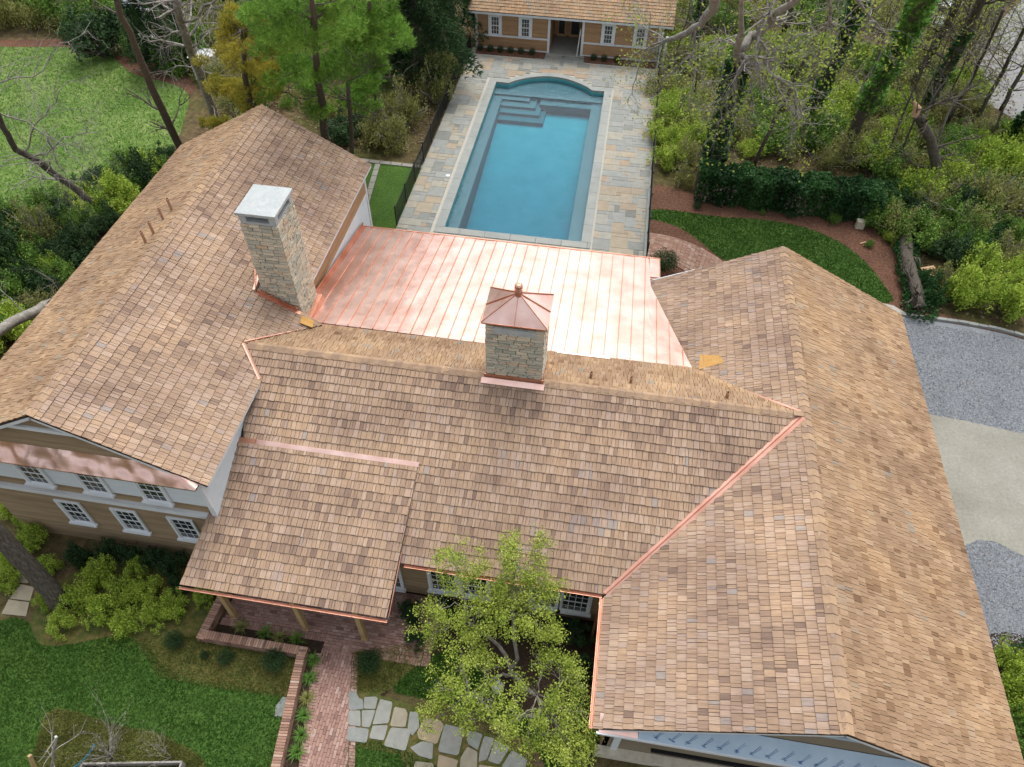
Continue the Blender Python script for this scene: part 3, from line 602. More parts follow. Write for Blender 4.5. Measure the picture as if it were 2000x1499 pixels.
va = N(t, 'VolumeAbsorption'); va.inputs['Color'].default_value = (.05, .72, .80, 1); va.inputs['Density'].default_value = .85; L.new(va.outputs[0], out.inputs['Volume']); M['water'] = m
# closed water body with gentle real ripples on top
b_ = MB(); ins = [(p[0]+(.004 if p[0] < -4 else -.004), p[1]+(.004 if p[1] < 40 else -.004)) for p in inner]; n = len(ins)
b_.add([(p[0], p[1], ZW) for p in ins]+[(p[0], p[1], fz_(p[1])+.004) for p in ins], [list(range(n)), [n+i for i in kS[::-1]], [n+i for i in kN[::-1]]]+[(n+i, n+(i+1) % n, (i+1) % n, i) for i in range(n)])
wat = b_.build('pool_water', 'water'); structure(wat)

# ============================================================ THE HOUSE
house = empty('house', (0, 0, 0), 'large tan and white house with cedar shingle roofs, copper roof and two stone chimneys', 'house')
EXPO = .285
shing = []                      # records gathered for every roof plane: (rec, roof parent)
def roof_plane(name, O, U, V, plans, poly3, mat='shingle', expo=EXPO, tmean=.5, store=None, parent=None, sheath=True, wmin=.08, wmax=.215):
    """O: point on the eave line, U along the eave, V up the slope; poly3: convex pieces of the plane as 3D points"""
    O = Vector(O); U = Vector(U).normalized(); V = Vector(V).normalized(); Nn = U.cross(V)
    if Nn.z < 0: U = -U; Nn = -Nn
    sh = MB(); store = shing if store is None else store
    polys = []
    for poly in poly3:
        q = [((Vector(p)-O).dot(U), (Vector(p)-O).dot(V)) for p in poly]
        if area(q) < 0: q = q[::-1]
        polys.append(q)
        t3 = [O+U*a+V*b_-Nn*.012 for a, b_ in q]; l3 = [p-Nn*.06 for p in t3]; n = len(q)
        sh.add(t3+l3, [list(range(n)), list(range(2*n-1, n-1, -1))]+[(i, n+i, n+(i+1) % n, (i+1) % n) for i in range(n)])
    roof = sh.build(name, 'felt', parent or house)
    for q in polys:
        umin, umax = min(p[0] for p in q), max(p[0] for p in q); vmin, vmax = min(p[1] for p in q), max(p[1] for p in q)
        r0 = math.floor(vmin/expo)
        for r_ in range(r0, math.ceil(vmax/expo)+1):
            rr = random.Random(r_*7919+int(O.x*100)+int(O.y*37)); u = umin-rr.uniform(0, .3)
            zone = rr.gauss(0, .05)
            while u < umax:
                wd = rr.uniform(wmin, wmax); v0 = r_*expo-rr.uniform(0, .020); vt = v0+expo*1.32
                fp = [(u, v0), (u+wd-.011, v0), (u+wd-.011, vt), (u, vt)]
                fp = clip_poly(fp, q)
                if len(fp) >= 3 and abs(area(fp)) > .002:
                    th = rr.uniform(.030, .046); sk = rr.uniform(-.004, .004)
                    h = lambda p: .004+th*max(0, 1-(p[1]-v0)/(expo*1.32))+sk*(p[0]-u)/wd
                    top = [O+U*p[0]+V*p[1]+Nn*h(p) for p in fp]; bt = [O+U*p[0]+V*p[1]-Nn*.01 for p in fp]; n = len(fp)
                    ou, ov = rr.uniform(0, 50), rr.uniform(0, 50); uv = [(p[0]+ou, p[1]+ov) for p in fp]*2
                    fs = [list(range(n))]+[(i, n+i, n+(i+1) % n, (i+1) % n) for i in range(n)]
                    c = O+U*fp[0][0]+V*fp[0][1]
                    # weathering patches drift across neighbouring shingles
                    pt = noise.noise(c*.9)*.35
                    t_ = min(1, max(0, rr.gauss(tmean, .185)+zone+pt*.7))
                    store.append(((tuple(c), top+bt, fs, uv, (t_, -1.0), mat), roof))  # negative tint marks the edge faces that carry the painted row shadow
                u += wd
    return roof
def P3(*a): return [Vector(p) for p in a]
# plane heights
ZR, ZE = 5.84, 3.0
LX, LZ, LEX, LEZ, LS = -15.21, 7.78, -10.66, 5.32, .5407     # left wing ridge, eave, slope
LY0, LY1 = 10.35, 27.72
zl = lambda x: LZ-LS*abs(x-LX)
zm = lambda y: ZR-.5*(15.69-y) if y < 15.69 else ZR-.478*(y-15.69)
RX, RY0, RY1 = 7.2, 6.08, 24.3
sW = (ZR-ZE)/(RX-1.52)
zw = lambda x: ZR-sW*(RX-x) if x < RX else ZR-sW*(x-RX)
L3 = lambda x, y: (x, y, zl(x)); M3 = lambda x, y: (x, y, zm(y)); W3 = lambda x, y: (x, y, zw(x))
# left wing
roof_LE = roof_plane('roof', L3(LEX, LY0), (0, 1, 0), (LX-LEX, 0, LZ-LEZ), None, [
    P3(L3(LEX, LY0), L3(LEX, LY1), L3(LX, LY1), L3(LX, LY0)), P3(L3(LEX-.001, 16.8), L3(-9.75, 17.95), L3(LEX-.001, 18.15))], tmean=.52)
roof_LW = roof_plane('roof', L3(2*LX-LEX, LY0), (0, 1, 0), (1, 0, LS), None, [P3(L3(2*LX-LEX, LY0), L3(2*LX-LEX, LY1), L3(LX, LY1), L3(LX, LY0))], mat='shingle_warm', tmean=.52)
# main range
roof_MS = roof_plane('roof', M3(0, 9.98), (1, 0, 0), (0, 1, .5), None, [P3(M3(-11.6, 15.69), M3(RX-.12, 15.69), M3(1.62, 9.98), M3(-10.0, 9.98)), P3(M3(-11.3, 15.35), M3(-9.999, 9.98), M3(-10.93, 9.98), M3(-10.93, 15.0))], tmean=.48)
roof_MN = roof_plane('roof', M3(0, 18.3), (1, 0, 0), (0, -1, .478), None, [P3(M3(-11.6, 15.69), M3(RX-.1, 15.69), M3(3.9, 18.32), M3(-9.75, 18.1))], mat='shingle_warm', tmean=.55)
# right wing
roof_RW = roof_plane('roof', W3(1.52, RY0), (0, 1, 0), (1, 0, sW), None, [
    P3(W3(1.52, RY0), W3(RX, RY0), W3(RX, 15.60), W3(1.52, 9.86)), P3(W3(RX, 15.59), W3(RX, RY1), W3(2.3, 24.12), W3(3.88, 18.52))], tmean=.55)
roof_RE = roof_plane('roof', W3(12.78, RY0), (0, 1, 0), (-1, 0, sW), None, [P3(W3(12.78, RY0), W3(12.78, RY1), W3(RX, RY1), W3(RX, RY0))], mat='shingle_warm', tmean=.48)
# porch roof: its top edge lies on the main slope
PB, PT = 2.5, 4.36
pz = lambda y: PB+(PT-PB)*(y-8.36)/(12.70-8.36)
Q3 = lambda x, y, d=0.0: (x, y, pz(y)+d)
roof_P = roof_plane('roof', Q3(-8, 8.36, .03), (1, 0, 0), (0, 12.7-8.36, PT-PB), None, [P3(Q3(-11.57, 8.36, .03), Q3(-4.93, 8.36, .03), Q3(-4.84, 12.66, .05), Q3(-10.95, 12.66, .05))], tmean=.50)
order = sorted([i for i, (r, p) in enumerate(shing) if inframe(r[0], -5)], key=lambda i: (Vector(shing[i][0][0])-CP).length)
near = set(order[:300]); rest = {}
for i, (r, p) in enumerate(shing):
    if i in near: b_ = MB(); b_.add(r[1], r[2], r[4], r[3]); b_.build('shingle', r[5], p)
    else: rest.setdefault((p.name, r[5]), (p, []))[1].append(r)
for (pn, mt), (p, rr) in rest.items():
    b_ = MB()
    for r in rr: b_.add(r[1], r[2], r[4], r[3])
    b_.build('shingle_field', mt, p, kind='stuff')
# ridge caps: paired boards stepping along each ridge
def ridge_caps(a, b, slopeL, slopeR, parent, step=.27, wd=.17):
    a = Vector(a); b = Vector(b); d = (b-a); n = int(d.length/step); d.normalize(); side = Vector((-d.y, d.x, 0))
    for i in range(n):
        p = a+d*(i*step); e_ = p+d*(step*1.25); lift = .032+rnd.uniform(0, .006); tt = rnd.random()
        b_ = MB(); ws = wd+rnd.uniform(-.008, .008)
        for sg, sl in ((1, slopeL), (-1, slopeR)):
            out = side*sg*ws+Vector((0, 0, -sl*ws))
            h0, h1 = Vector((0, 0, lift+.022)), Vector((0, 0, lift-.004)); th = Vector((0, 0, .02))
            vs = [p+h0, e_+h1, e_+h1+out, p+h0+out]; vs2 = [v-th*1.8 for v in vs]
            uv = None
            b_.add(vs+vs2, [(0, 1, 2, 3), (7, 6, 5, 4), (0, 3, 7, 4), (1, 5, 6, 2), (3, 2, 6, 7)] if sg < 0 else [(3, 2, 1, 0), (4, 5, 6, 7), (0, 4, 7, 3), (1, 2, 6, 5), (3, 7, 6, 2)], tt)
        b_.build('ridge_cap', 'cap', parent)
ridge_caps((LX, LY0, LZ), (LX, LY1, LZ), LS, LS, roof_LE)
ridge_caps((RX, RY0, ZR), (RX, RY1, ZR), sW, sW, roof_RW)
ridge_caps((-11.4, 15.69, ZR), (-3.25, 15.69, ZR), .478, .5, roof_MS); ridge_caps((-1.22, 15.69, ZR), (6.95, 15.69, ZR), .478, .5, roof_MS)
# valley and edge flashings
def strip(name, a, b, w_, mat, parent, up=(0, 0, 1), th=.02): 
    q = MB(); q.bar(a, b, w_, th, up); return q.build(name, mat, parent)
def valley(a, b, nA, nB, parent, w_=.13):
    """two copper leaves lying on the slopes either side of the line a-b, with a raised crimp each side"""
    a = Vector(a); b = Vector(b); d = (b-a).normalized()
    for nn, sg in ((Vector(nA).normalized(), 1), (Vector(nB).normalized(), -1)):
        s_ = d.cross(nn).normalized()*sg
        q = MB(); c0, c1 = a+s_*w_/2+nn*.055, b+s_*w_/2+nn*.055
        q.obox((c0+c1)/2, (c1-c0)/2, s_*w_/2, nn*.008); q.build('valley_flashing', 'copper_valley', parent)
    q = MB(); q.tube([a+Vector((0, 0, .05)), b+Vector((0, 0, .05))], .016, 6); q.build('valley_crimp', 'copper_edge', parent)
nMS = (0, -.5, 1); nMN = (0, .478, 1); nRW = (-sW, 0, 1); nLE = (LS, 0, 1)
valley(W3(1.56, 9.95), (7.08, 15.62, ZR), nMS, nRW, roof_RW, .11)
valley((7.05, 15.80, ZR-.04), (3.9, 18.47, zw(3.9)), nRW, nMN, roof_RW, .07)
valley((-11.58, 15.66, ZR), (-10.72, 14.62, 5.33), nLE, nMS, roof_LE, .08)
valley((-11.58, 15.72, ZR), (-9.95, 17.75, zm(17.75)), nMN, nLE, roof_LE, .05)
# copper porch-top flashing and turned-up patch at its west end
strip('head_flashing', (-10.35, 12.74, pz(12.7)+.06), (-4.84, 12.74, pz(12.7)+.06), .16, 'copper', roof_P, (0, -.45, 1))
strip('head_flashing', (-10.95, 12.72, pz(12.7)+.05), (-10.36, 12.72, pz(12.7)+.05), .20, 'copper_edge', roof_P, (0, -.45, 1))
q = MB(); q.bar((6.80, 15.69, ZR+.05), (7.10, 15.69, ZR+.06), .20, .04); q.build('ridge_end_board', 'cap', roof_MS)
# tongues of gold flashing on the right wing and by the west chimney
def patch(pts, mat, name, parent, lift=.035):
    q = MB(); q.add([Vector(p)+Vector((0, 0, lift)) for p in pts], [list(range(len(pts)))]); q.add([Vector(p)+Vector((0, 0, lift-.02)) for p in pts], [list(range(len(pts)))[::-1]]); return q.build(name, mat, parent)
patch([W3(4.15, 18.5), W3(4.95, 18.62), W3(4.85, 19.0), W3(4.2, 19.25)], 'gold', 'bare_patch', roof_RW, .045)
patch([(-10.35, 17.5, 5.22), (-9.95, 17.55, 5.0), (-10.0, 17.9, 5.0), (-10.4, 17.85, 5.25)], 'gold', 'bare_patch', roof_LE, .06)
# eave gutters and rake trim
def gutter(a, b, parent, r=.05, mat='copper_edge'):
    a = Vector(a); b = Vector(b); d = (b-a).normalized(); out = d.cross(Vector((0, 0, 1)))
    q = MB(); prof = [(math.cos(t_)*r, math.sin(t_)*r) for t_ in [math.pi+math.pi*i/6 for i in range(7)]]
    for i in range(6):
        p, s_ = prof[i], prof[i+1]; A = [a+out*p[0]+Vector((0, 0, p[1])), b+out*p[0]+Vector((0, 0, p[1])), b+out*s_[0]+Vector((0, 0, s_[1])), a+out*s_[0]+Vector((0, 0, s_[1]))]
        q.add(A, [(0, 1, 2, 3)]); q.add([v*1 for v in A], [(3, 2, 1, 0)]) if False else None
    for s_ in (-1, 1): q.bar(a+out*r*s_, b+out*r*s_, .015, .02)
    q.build('gutter', mat, parent)
gutter((-4.75, 9.93, 2.93), (1.46, 9.93, 2.93), roof_MS); gutter((1.45, 6.1, 2.96), (1.45, 9.86, 2.96), roof_RW)
gutter((-11.6, 8.28, 2.45), (-4.9, 8.28, 2.45), roof_P, .035)
q = MB(); q.tube([(1.42, 6.3, 2.9), (1.42, 6.3, .1)], .045, 8); q.build('downspout', 'copper_edge', house)
q = MB(); q.tube([(1.42, 9.7, 2.9), (1.42, 9.72, .1)], .045, 8); q.build('downspout', 'copper_edge', house)
def trim(a, b, w_, h_, name='rake_board', mat='white'):
    q = MB(); q.bar(a, b, w_, h_); return q.build(name, mat, house)
for sg in (-1, 1):
    for y in (LY0+.03, LY1-.03): trim((LX, y, LZ-.12), (LX+sg*4.5, y, LEZ-.10), .05, .16)
for y in (RY0+.03, RY1-.05):
    trim((RX, y, ZR-.12), (12.7, y, ZE-.06), .05, .15); xw = 1.6 if y < 10 else 2.4; trim((RX, y, ZR-.12), (xw, y, zw(xw)-.12), .05, .15)
trim((-4.88, 8.42, PB-.05), (-4.86, 10.2, pz(10.2)-.05), .03, .10, mat='copper_edge'); trim((-11.55, 8.42, PB-.07), (-11.05, 12.4, pz(12.4)-.07), .04, .10)
trim((LEX-.02, LY0+.03, LEZ-.06), (LEX-.02, LY1, LEZ-.06), .03, .10, 'fascia_board')
# ------------------------------------------------------------ walls: each board its own course of geometry
def clap_wall(name, p, q_, z0, z1, mat, board=.115, parent=None, topf=None, thick=.14, label=None):
    """lapped boards from p to q_ (plan), outside on the right of p->q_; topf(x_along 0..1) limits the height (gable)"""
    p = Vector((*p, 0)); q_ = Vector((*q_, 0)); d = q_-p; L_ = d.length; d.normalize(); out = Vector((d.y, -d.x, 0))
    m_ = MB(); z = z0; i = 0
    core_ = MB(); pts = [(0, z0), (L_, z0)]+([(L_*u, topf(u)) for u in (1, .75, .5, .25, 0)] if topf else [(L_, z1), (0, z1)])
    A = [p+d*a-out*.02+Vector((0, 0, b)) for a, b in pts]; B = [v-out*thick for v in A]; n = len(A)
    core_.add(A+B, [list(range(n)), list(range(2*n-1, n-1, -1))]+[(j, n+j, n+(j+1) % n, (j+1) % n) for j in range(n)])
    wall = core_.build(name, mat, parent or house)
    if label: wall['label'] = label
    while z < z1-.01:
        zt = min(z+board, z1); a0_, a1_ = 0, L_
        if topf:
            us = [u/200 for u in range(201) if topf(u/200) >= zt-.01]
            if not us: break
            a0_, a1_ = us[0]*L_, us[-1]*L_
        A = p+d*a0_; Bq = p+d*a1_
        vs = [A+Vector((0, 0, z))+out*.022, Bq+Vector((0, 0, z))+out*.022, Bq+Vector((0, 0, zt))+out*.004, A+Vector((0, 0, zt))+out*.004,
              A+Vector((0, 0, z))-out*.018, Bq+Vector((0, 0, z))-out*.018, Bq+Vector((0, 0, zt))-out*.018, A+Vector((0, 0, zt))-out*.018]
        m_.add(vs, [(0, 1, 2, 3), (0, 4, 5, 1), (1, 5, 6, 2), (0, 3, 7, 4)], rnd.random()); z = zt; i += 1
    sd_ = m_.build('siding_boards', mat, wall, kind='stuff')
    return wall
LWX0, LWX1 = -19.45, -10.95
gab = lambda u: zl(LWX0+(LWX1-LWX0)*u)-.10
clap_wall('wall', (LWX0, 10.5), (LWX1, 10.5), 0, 3.08, 'tan')
clap_wall('wall', (LWX0, 10.5), (LWX1, 10.5), 3.40, 4.04, 'tan')
clap_wall('wall', (LWX0, 10.38), (LWX1, 10.38), 4.02, 5.30, 'white_board', .13, thick=.30)
clap_wall('wall', (LWX0, 10.52), (LWX1, 10.52), 5.30, LZ, 'tan', topf=gab)
clap_wall('wall', (LWX1, 10.38), (LWX1, 16.5), 0, LEZ-.03, 'white_board', .13); clap_wall('wall', (LWX1, 16.5), (LWX1, 27.3), 4.12, LEZ-.03, 'tan_light', .16); clap_wall('wall', (LWX1, 16.5), (LWX1, 27.3), 0, 3.98, 'white_board', .13)
q = MB(); q.box(LWX1-.02, LWX1+.04, 19.7, 27.33, 3.98, 4.12); q.build('band_board', 'white', house)
q = MB(); q.box(LWX1-.1, LWX1+.045, 27.2, 27.34, 0, 5.1); q.build('corner_board', 'white', house)
clap_wall('wall', (LWX1, 27.5), (LWX0, 27.5), 0, 5.2, 'tan'); clap_wall('wall', (LWX1, 27.5), (LWX0, 27.5), 5.2, LZ, 'tan', topf=gab)
clap_wall('wall', (LWX0, 27.5), (LWX0, 10.5), 0, LEZ-.05, 'tan')
q = MB(); q.box(LWX0-.05, LWX1+.03, 10.40, 10.52, 3.08, 3.40); q.box(LWX0-.08, LWX1+.05, 10.34, 10.47, 3.34, 3.402); q.build('band_board', 'white', house)
q = MB(); q.box(LX-1.5, LX+1.5, 10.44, 10.53, 6.86, 7.0); q.build('band_board', 'white', house)
q = MB(); q.box(LWX1-.10, LWX1+.035, 10.345, 10.44, 4.0, 5.25); q.build('corner_board', 'white', house)
# crinkled copper pent roof on the left wing's gable
def pent(name, x0, x1, yw, zt, yo, zb, mat, parent, wr, nx_=70, topz=None):
    q = MB(); rows = 6; V_ = []
    for i in range(nx_+1):
        for j in range(rows+1):
            x = x0+(x1-x0)*i/nx_; s_ = j/rows; y = yw+(yo-yw)*s_; z = zt+(zb-zt)*s_
            if topz: z = min(z, topz(x))
            k_ = wr*math.sin(math.pi*s_)**.5*(noise.noise(Vector((x*2.1, s_*1.3, 3)))+.6*noise.noise(Vector((x*4.6, s_*2.5, 9)))) if 0 < s_ < 1 else 0
            V_.append((x, y-k_*.6, min(z+k_, topz(x)+.01) if topz else z+k_))
    F_ = [(i*(rows+1)+j, i*(rows+1)+j+1, (i+1)*(rows+1)+j+1, (i+1)*(rows+1)+j) for i in range(nx_) for j in range(rows)]
    q.add(V_, F_); q.add([(x0, yo, zb), (x1, yo, zb), (x1, yo, zb-.05), (x0, yo, zb-.05)], [(0, 3, 2, 1)]); q.add([(x0, yo, zb-.05), (x1, yo, zb-.05), (x1, yw, zb-.05), (x0, yw, zb-.05)], [(0, 3, 2, 1)])
    return q.build(name, mat, parent, smooth=True)
pent('pent_roof', LWX0, LWX1+.02, 10.50, 5.95, 10.12, 5.36, 'copper', house, .11, topz=lambda x: zl(x)-.07)
# windows
PANE = MB(); PANE.box(-.5, .5, -.5, .5, -.5, .5)
pane_me = None
def window(cx, y, z0, z1, wdt, cols, rows, parent=None, casing=.10, sill=True, face=(0, -1), sash=None, x=None):
    """face (0,-1): looks south. wdt: glass width; z0..z1 glass height"""
    global pane_me
    fx, fy = face; T = lambda a, o, z: (cx+a*(-fy), y+o*fy, z) if fx == 0 else (cx+o*fx, y+a*fx, z)
    def bx(mb, a0_, a1_, o0, o1, zz0, zz1):
        p_ = T(a0_, o0, zz0); r__ = T(a1_, o1, zz1); mb.box(min(p_[0], r__[0]), max(p_[0], r__[0]), min(p_[1], r__[1]), max(p_[1], r__[1]), zz0, zz1)
    hw = wdt/2; f = MB()
    bx(f, -hw-casing, -hw, .0, .06, z0-.02, z1+casing); bx(f, hw, hw+casing, .0, .06, z0-.02, z1+casing); bx(f, -hw, hw, .0, .055, z1, z1+casing)
    bx(f, -hw, hw, 0.0, .02, (z0+z1)/2-.03, (z0+z1)/2+.03); bx(f, -hw, -hw+.035, 0, .025, z0, z1); bx(f, hw-.035, hw, 0, .025, z0, z1); bx(f, -hw+.035, hw-.035, 0, .024, z0-.02, z0+.05); bx(f, -hw+.035, hw-.035, 0, .024, z1-.045, z1)
    win = f.build('window', 'white', parent or house)
    if sill:
        s_ = MB(); bx(s_, -hw-casing-.05, hw+casing+.05, -.0, .14, z0-.10, z0-.02); s_.build('sill', 'white', win)
    mt = MB()
    for c in range(1, cols):
        a_ = -hw+wdt*c/cols; bx(mt, a_-.010, a_+.010, 0, .018, z0, z1)
    for r_ in range(1, rows):
        if r_*2 == rows: continue
        zz = z0+(z1-z0)*r_/rows; bx(mt, -hw, hw, 0.0, .016, zz-.010, zz+.010)
    mt.build('muntin', 'white', win)
    if pane_me is None:
        pm = PANE.build('pane', 'glass'); pane_me = pm.data; bpy.data.objects.remove(pm)
    for c in range(cols):
        for r_ in range(rows):
            o = bpy.data.objects.new('pane', pane_me); COL.objects.link(o); o.parent = win
            a_ = -hw+wdt*(c+.5)/cols; zz = z0+(z1-z0)*(r_+.5)/rows; o.location = WORLDINV(win) @ Vector(T(a_, .002, zz))
            sx, sy = wdt/cols, .012
            o.scale = (sx, sy, (z1-z0)/rows) if fx == 0 else (sy, sx, (z1-z0)/rows)
    return win
for cx in (-16.52, -14.52, -12.52): window(cx, 10.47, 1.40, 2.66, .72, 3, 4)
for cx in (-18.75, -16.72, -14.72, -12.72): window(cx, 10.350, 3.98, 5.12, .74, 3, 4)
# main range south wall
clap_wall('wall', (-10.9, 10.40), (1.95, 10.40), 0, 2.86, 'tan')
for cx in (-3.68, -2.62): window(cx, 10.37, .62, 2.0, .86, 4, 4, casing=.10)
for cx in (-.30, .72): window(cx, 10.37, .62, 2.0, .86, 4, 4, casing=.10)
window(-5.6, 10.37, .3, 2.2, .8, 3, 5); window(-9.4, 10.37, .6, 2.0, .86, 4, 4)
q = MB(); q.box(-8.3, -7.0, 10.30, 10.385, .02, 2.3); q.build('front_door', 'white', house)
# porch posts and beam
for x in (-10.57, -8.07, -6.03):
    q = MB(); q.box(x-.08, x+.08, 8.48, 8.64, 0.02, 2.35); o = q.build('porch_post', 'post', house)
    s_ = MB(); s_.box(x-.11, x+.11, 8.45, 8.67, .02, .06); s_.build('post_base', 'post', o)
q = MB(); q.box(-11.3, -5.1, 8.46, 8.66, 2.28, 2.46); q.build('porch_beam', 'white', house)
# right wing walls
RWX0, RWX1 = 1.98, 12.4
clap_wall('wall', (RWX0, 10.4), (RWX0, 6.45), 0, 3.0, 'tan_light'); clap_wall('wall', (RWX1, 6.45), (RWX1, 24.1), 0, 2.9, 'tan')
clap_wall('wall', (RWX1, 24.1), (RWX0, 24.1), 0, 3.05, 'tan')
q = MB(); q.add([(RWX0, 24.1, 3.0), (RWX1, 24.1, 3.0), (RX, 24.1, ZR-.12)], [(0, 2, 1)]); q.build('wall', 'tan', house)
q = MB(); q.box(RWX0, 11.5, 6.45, 6.6, 0, 3.0); q.add([(RWX0, 6.52, 3.0), (RWX1, 6.52, 3.0), (RX, 6.52, ZR-.12)], [(0, 1, 2)]); o = q.build('wall', 'sheathing', house); o['label'] = 'unfinished gable wall in tan sheathing'
q = MB(); q.box(5.4, 9.0, 6.46, 6.515, 4.25, 4.40); q.build('band_board', 'wrap_blue', house)
q = MB(); q.box(2.25, 2.45, 6.38, 6.45, .3, 2.85); q.build('corner_board', 'white', house)
pn = pent('pent_roof', 2.72, 12.7, 6.50, 3.42, 6.02, 3.02, 'wrap_blue', house, .012, 30); pn['label'] = 'pent roof still covered in pale blue membrane'
pn2 = pent('pent_roof', 1.66, 2.715, 6.47, 3.16, 6.02, 3.02, 'copper', house, .02, 8)
q = MB()
for i in range(24):     # small printed slashes and words on the membrane
    x = 3.15+i*.42; 
    for (dx, dl, ww) in ((0, .20, .010), (.035, .17, .008)):
        a_ = Vector((x+dx, 6.09, 3.083+.004)); e_ = Vector((x+dx+.24, 6.09+dl, 3.083+.004+dl*.833)); q.bar(a_, e_, ww, .002, (0, -.77, .64))
for i in range(24):     # a blot of illegible fine print beside each slash
    x = 3.08+i*.42
    for j in range(5): a_ = Vector((x+rnd.uniform(0, .12), 6.07+j*.014, 3.075+j*.0117)); q.bar(a_, a_+Vector((rnd.uniform(.03, .09), 0, 0)), .009, .002, (0, -.77, .64))
q.build('membrane_marks', 'ink', pn, kind='stuff')
q = MB(); q.box(1.6, 12.7, 5.98, 6.04, 2.90, 3.0); q.build('fascia_board', 'white', house)
q = MB(); q.box(2.7, 12.0, 6.30, 6.44, 2.2, 2.32); q.build('band_board', 'white', house)
q = MB(); q.box(3.4, 12.0, 6.36, 6.448, .72, .86); q.build('band_board', 'dark', house)
q = MB(); q.box(1.8, 12.0, 6.18, 6.44, 0, .32); q.build('foundation', 'stone', house)
q = MB(); q.box(3.6, 12.0, 5.7, 6.1, 0, .16); q.build('foundation_ledge', 'slab', house)

# ------------------------------------------------------------ copper roof over the pool side room
CS = .187
zc = lambda y: 4.60-CS*(y-18.25)
CXa, CXb, CYn, CYs = -10.84, 2.74, 26.05, 18.28
q = MB()
def cpoly(x0, x1):
    poly = [(x0, CYs), (x1, CYs), (x1, CYn), (x0, CYn)]
    if x1 > 2.2:
        # east boundary: valley with the right wing, then free edge
        a_, b2 = (3.88, 18.4), (2.30, 23.8)
        hi = clip(poly, b2, a_) if False else None
    return poly
cop_roof = None
plan = [(CXa, 18.20), (3.86, 18.36), (2.30, 23.85), (2.30, 24.25), (CXb, 24.35), (CXb, CYn), (CXa, CYn)]
bs = MB(); bs.add([(p[0], p[1], zc(p[1])-.03) for p in plan]+[(p[0], p[1], zc(p[1])-.12) for p in plan], [list(range(7)), list(range(13, 6, -1))]+[(i, 7+i, 7+(i+1) % 7, (i+1) % 7) for i in range(7)])
cop_roof = bs.build('copper_roof', 'copper_edge', house)
PW = .48; x = CXa; k_ = 0
def east_y(xx):            # southern limit of a strip at xx
    if xx <= 2.30: return 18.25
    if xx >= 3.86: return None
    return None
def ylim(xx):
    lo = 18.28; hi = CYn
    if xx > 2.30: hi = 23.85-(xx-2.30)*(23.85-18.36)/(3.86-2.30)
    return lo, hi
while x < 3.8:
    x1 = min(x+PW, 3.86); q = MB(); ny_ = 26; nx_ = 4; V_ = []; F_ = []
    for i in range(nx_+1):
        xx = x+.006+(x1-x-.012)*i/nx_; lo, hi = ylim(min(xx, 3.85))
        for j in range(ny_+1):
            y = lo+(hi-lo)*j/ny_; oc = .011*math.sin(math.pi*i/nx_)*(noise.noise(Vector((k_*3.7, y*1.9, 1)))+.5*noise.noise(Vector((k_*1.1, y*.6, 5))))
            V_.append((xx, y, zc(y)+oc))
    F_ = [(i*(ny_+1)+j, (i+1)*(ny_+1)+j, (i+1)*(ny_+1)+j+1, i*(ny_+1)+j+1) for i in range(nx_) for j in range(ny_)]
    q.add(V_, F_, rnd.random()); q.build('roof_panel', 'copper', cop_roof, smooth=True)
    lo, hi = ylim(x1); s_ = MB()
    if hi-lo > .1:
        if abs(x1-2.74) < .3: pass
        s_.bar((x1, lo, zc(lo)+.02), (x1, hi, zc(hi)+.02), .026, .05); s_.build('standing_seam', 'copper_edge', cop_roof)
    x = x1; k_ += 1
# small north-east corner that runs past the right wing's gable
q = MB(); q.add([(2.30, 24.4, zc(24.4)+.004), (CXb, 24.4, zc(24.4)+.004), (CXb, CYn, zc(CYn)+.004), (2.30, CYn, zc(CYn)+.004)], [(0, 1, 2, 3)]); q.build('roof_panel', 'copper', cop_roof)
q = MB(); q.bar((CXb, 24.3, zc(24.3)+.02), (CXb, CYn, zc(CYn)+.02), .03, .05); q.bar((CXa, CYn, zc(CYn)), (CXb, CYn, zc(CYn)), .04, .05); q.build('drip_edge', 'copper_edge', cop_roof)
valley((2.28, 23.9, zw(2.28)+.02), (3.86, 18.4, zw(3.86)+.02), (0, CS, 1), nRW, cop_roof, .06)
q = MB(); q.bar((-10.84, 19.3, zc(19.3)+.10), (-10.84, CYn, zc(CYn)+.10), .02, .22); q.bar((-10.80, 19.3, zc(19.3)+.03), (-10.80, CYn, zc(CYn)+.03), .12, .03); q.build('wall_flashing', 'copper_edge', cop_roof)
strip('apron_flashing', (-1.0, 18.2, zm(18.2)+.05), (.9, 18.22, zm(18.2)+.05), .08, 'copper', cop_roof)
clap_wall('wall', (2.6, 25.8), (-10.9, 25.8), 0, 3.0, 'tan_light'); clap_wall('wall', (2.6, 24.1), (2.6, 25.8), 0, 3.0, 'tan_light')

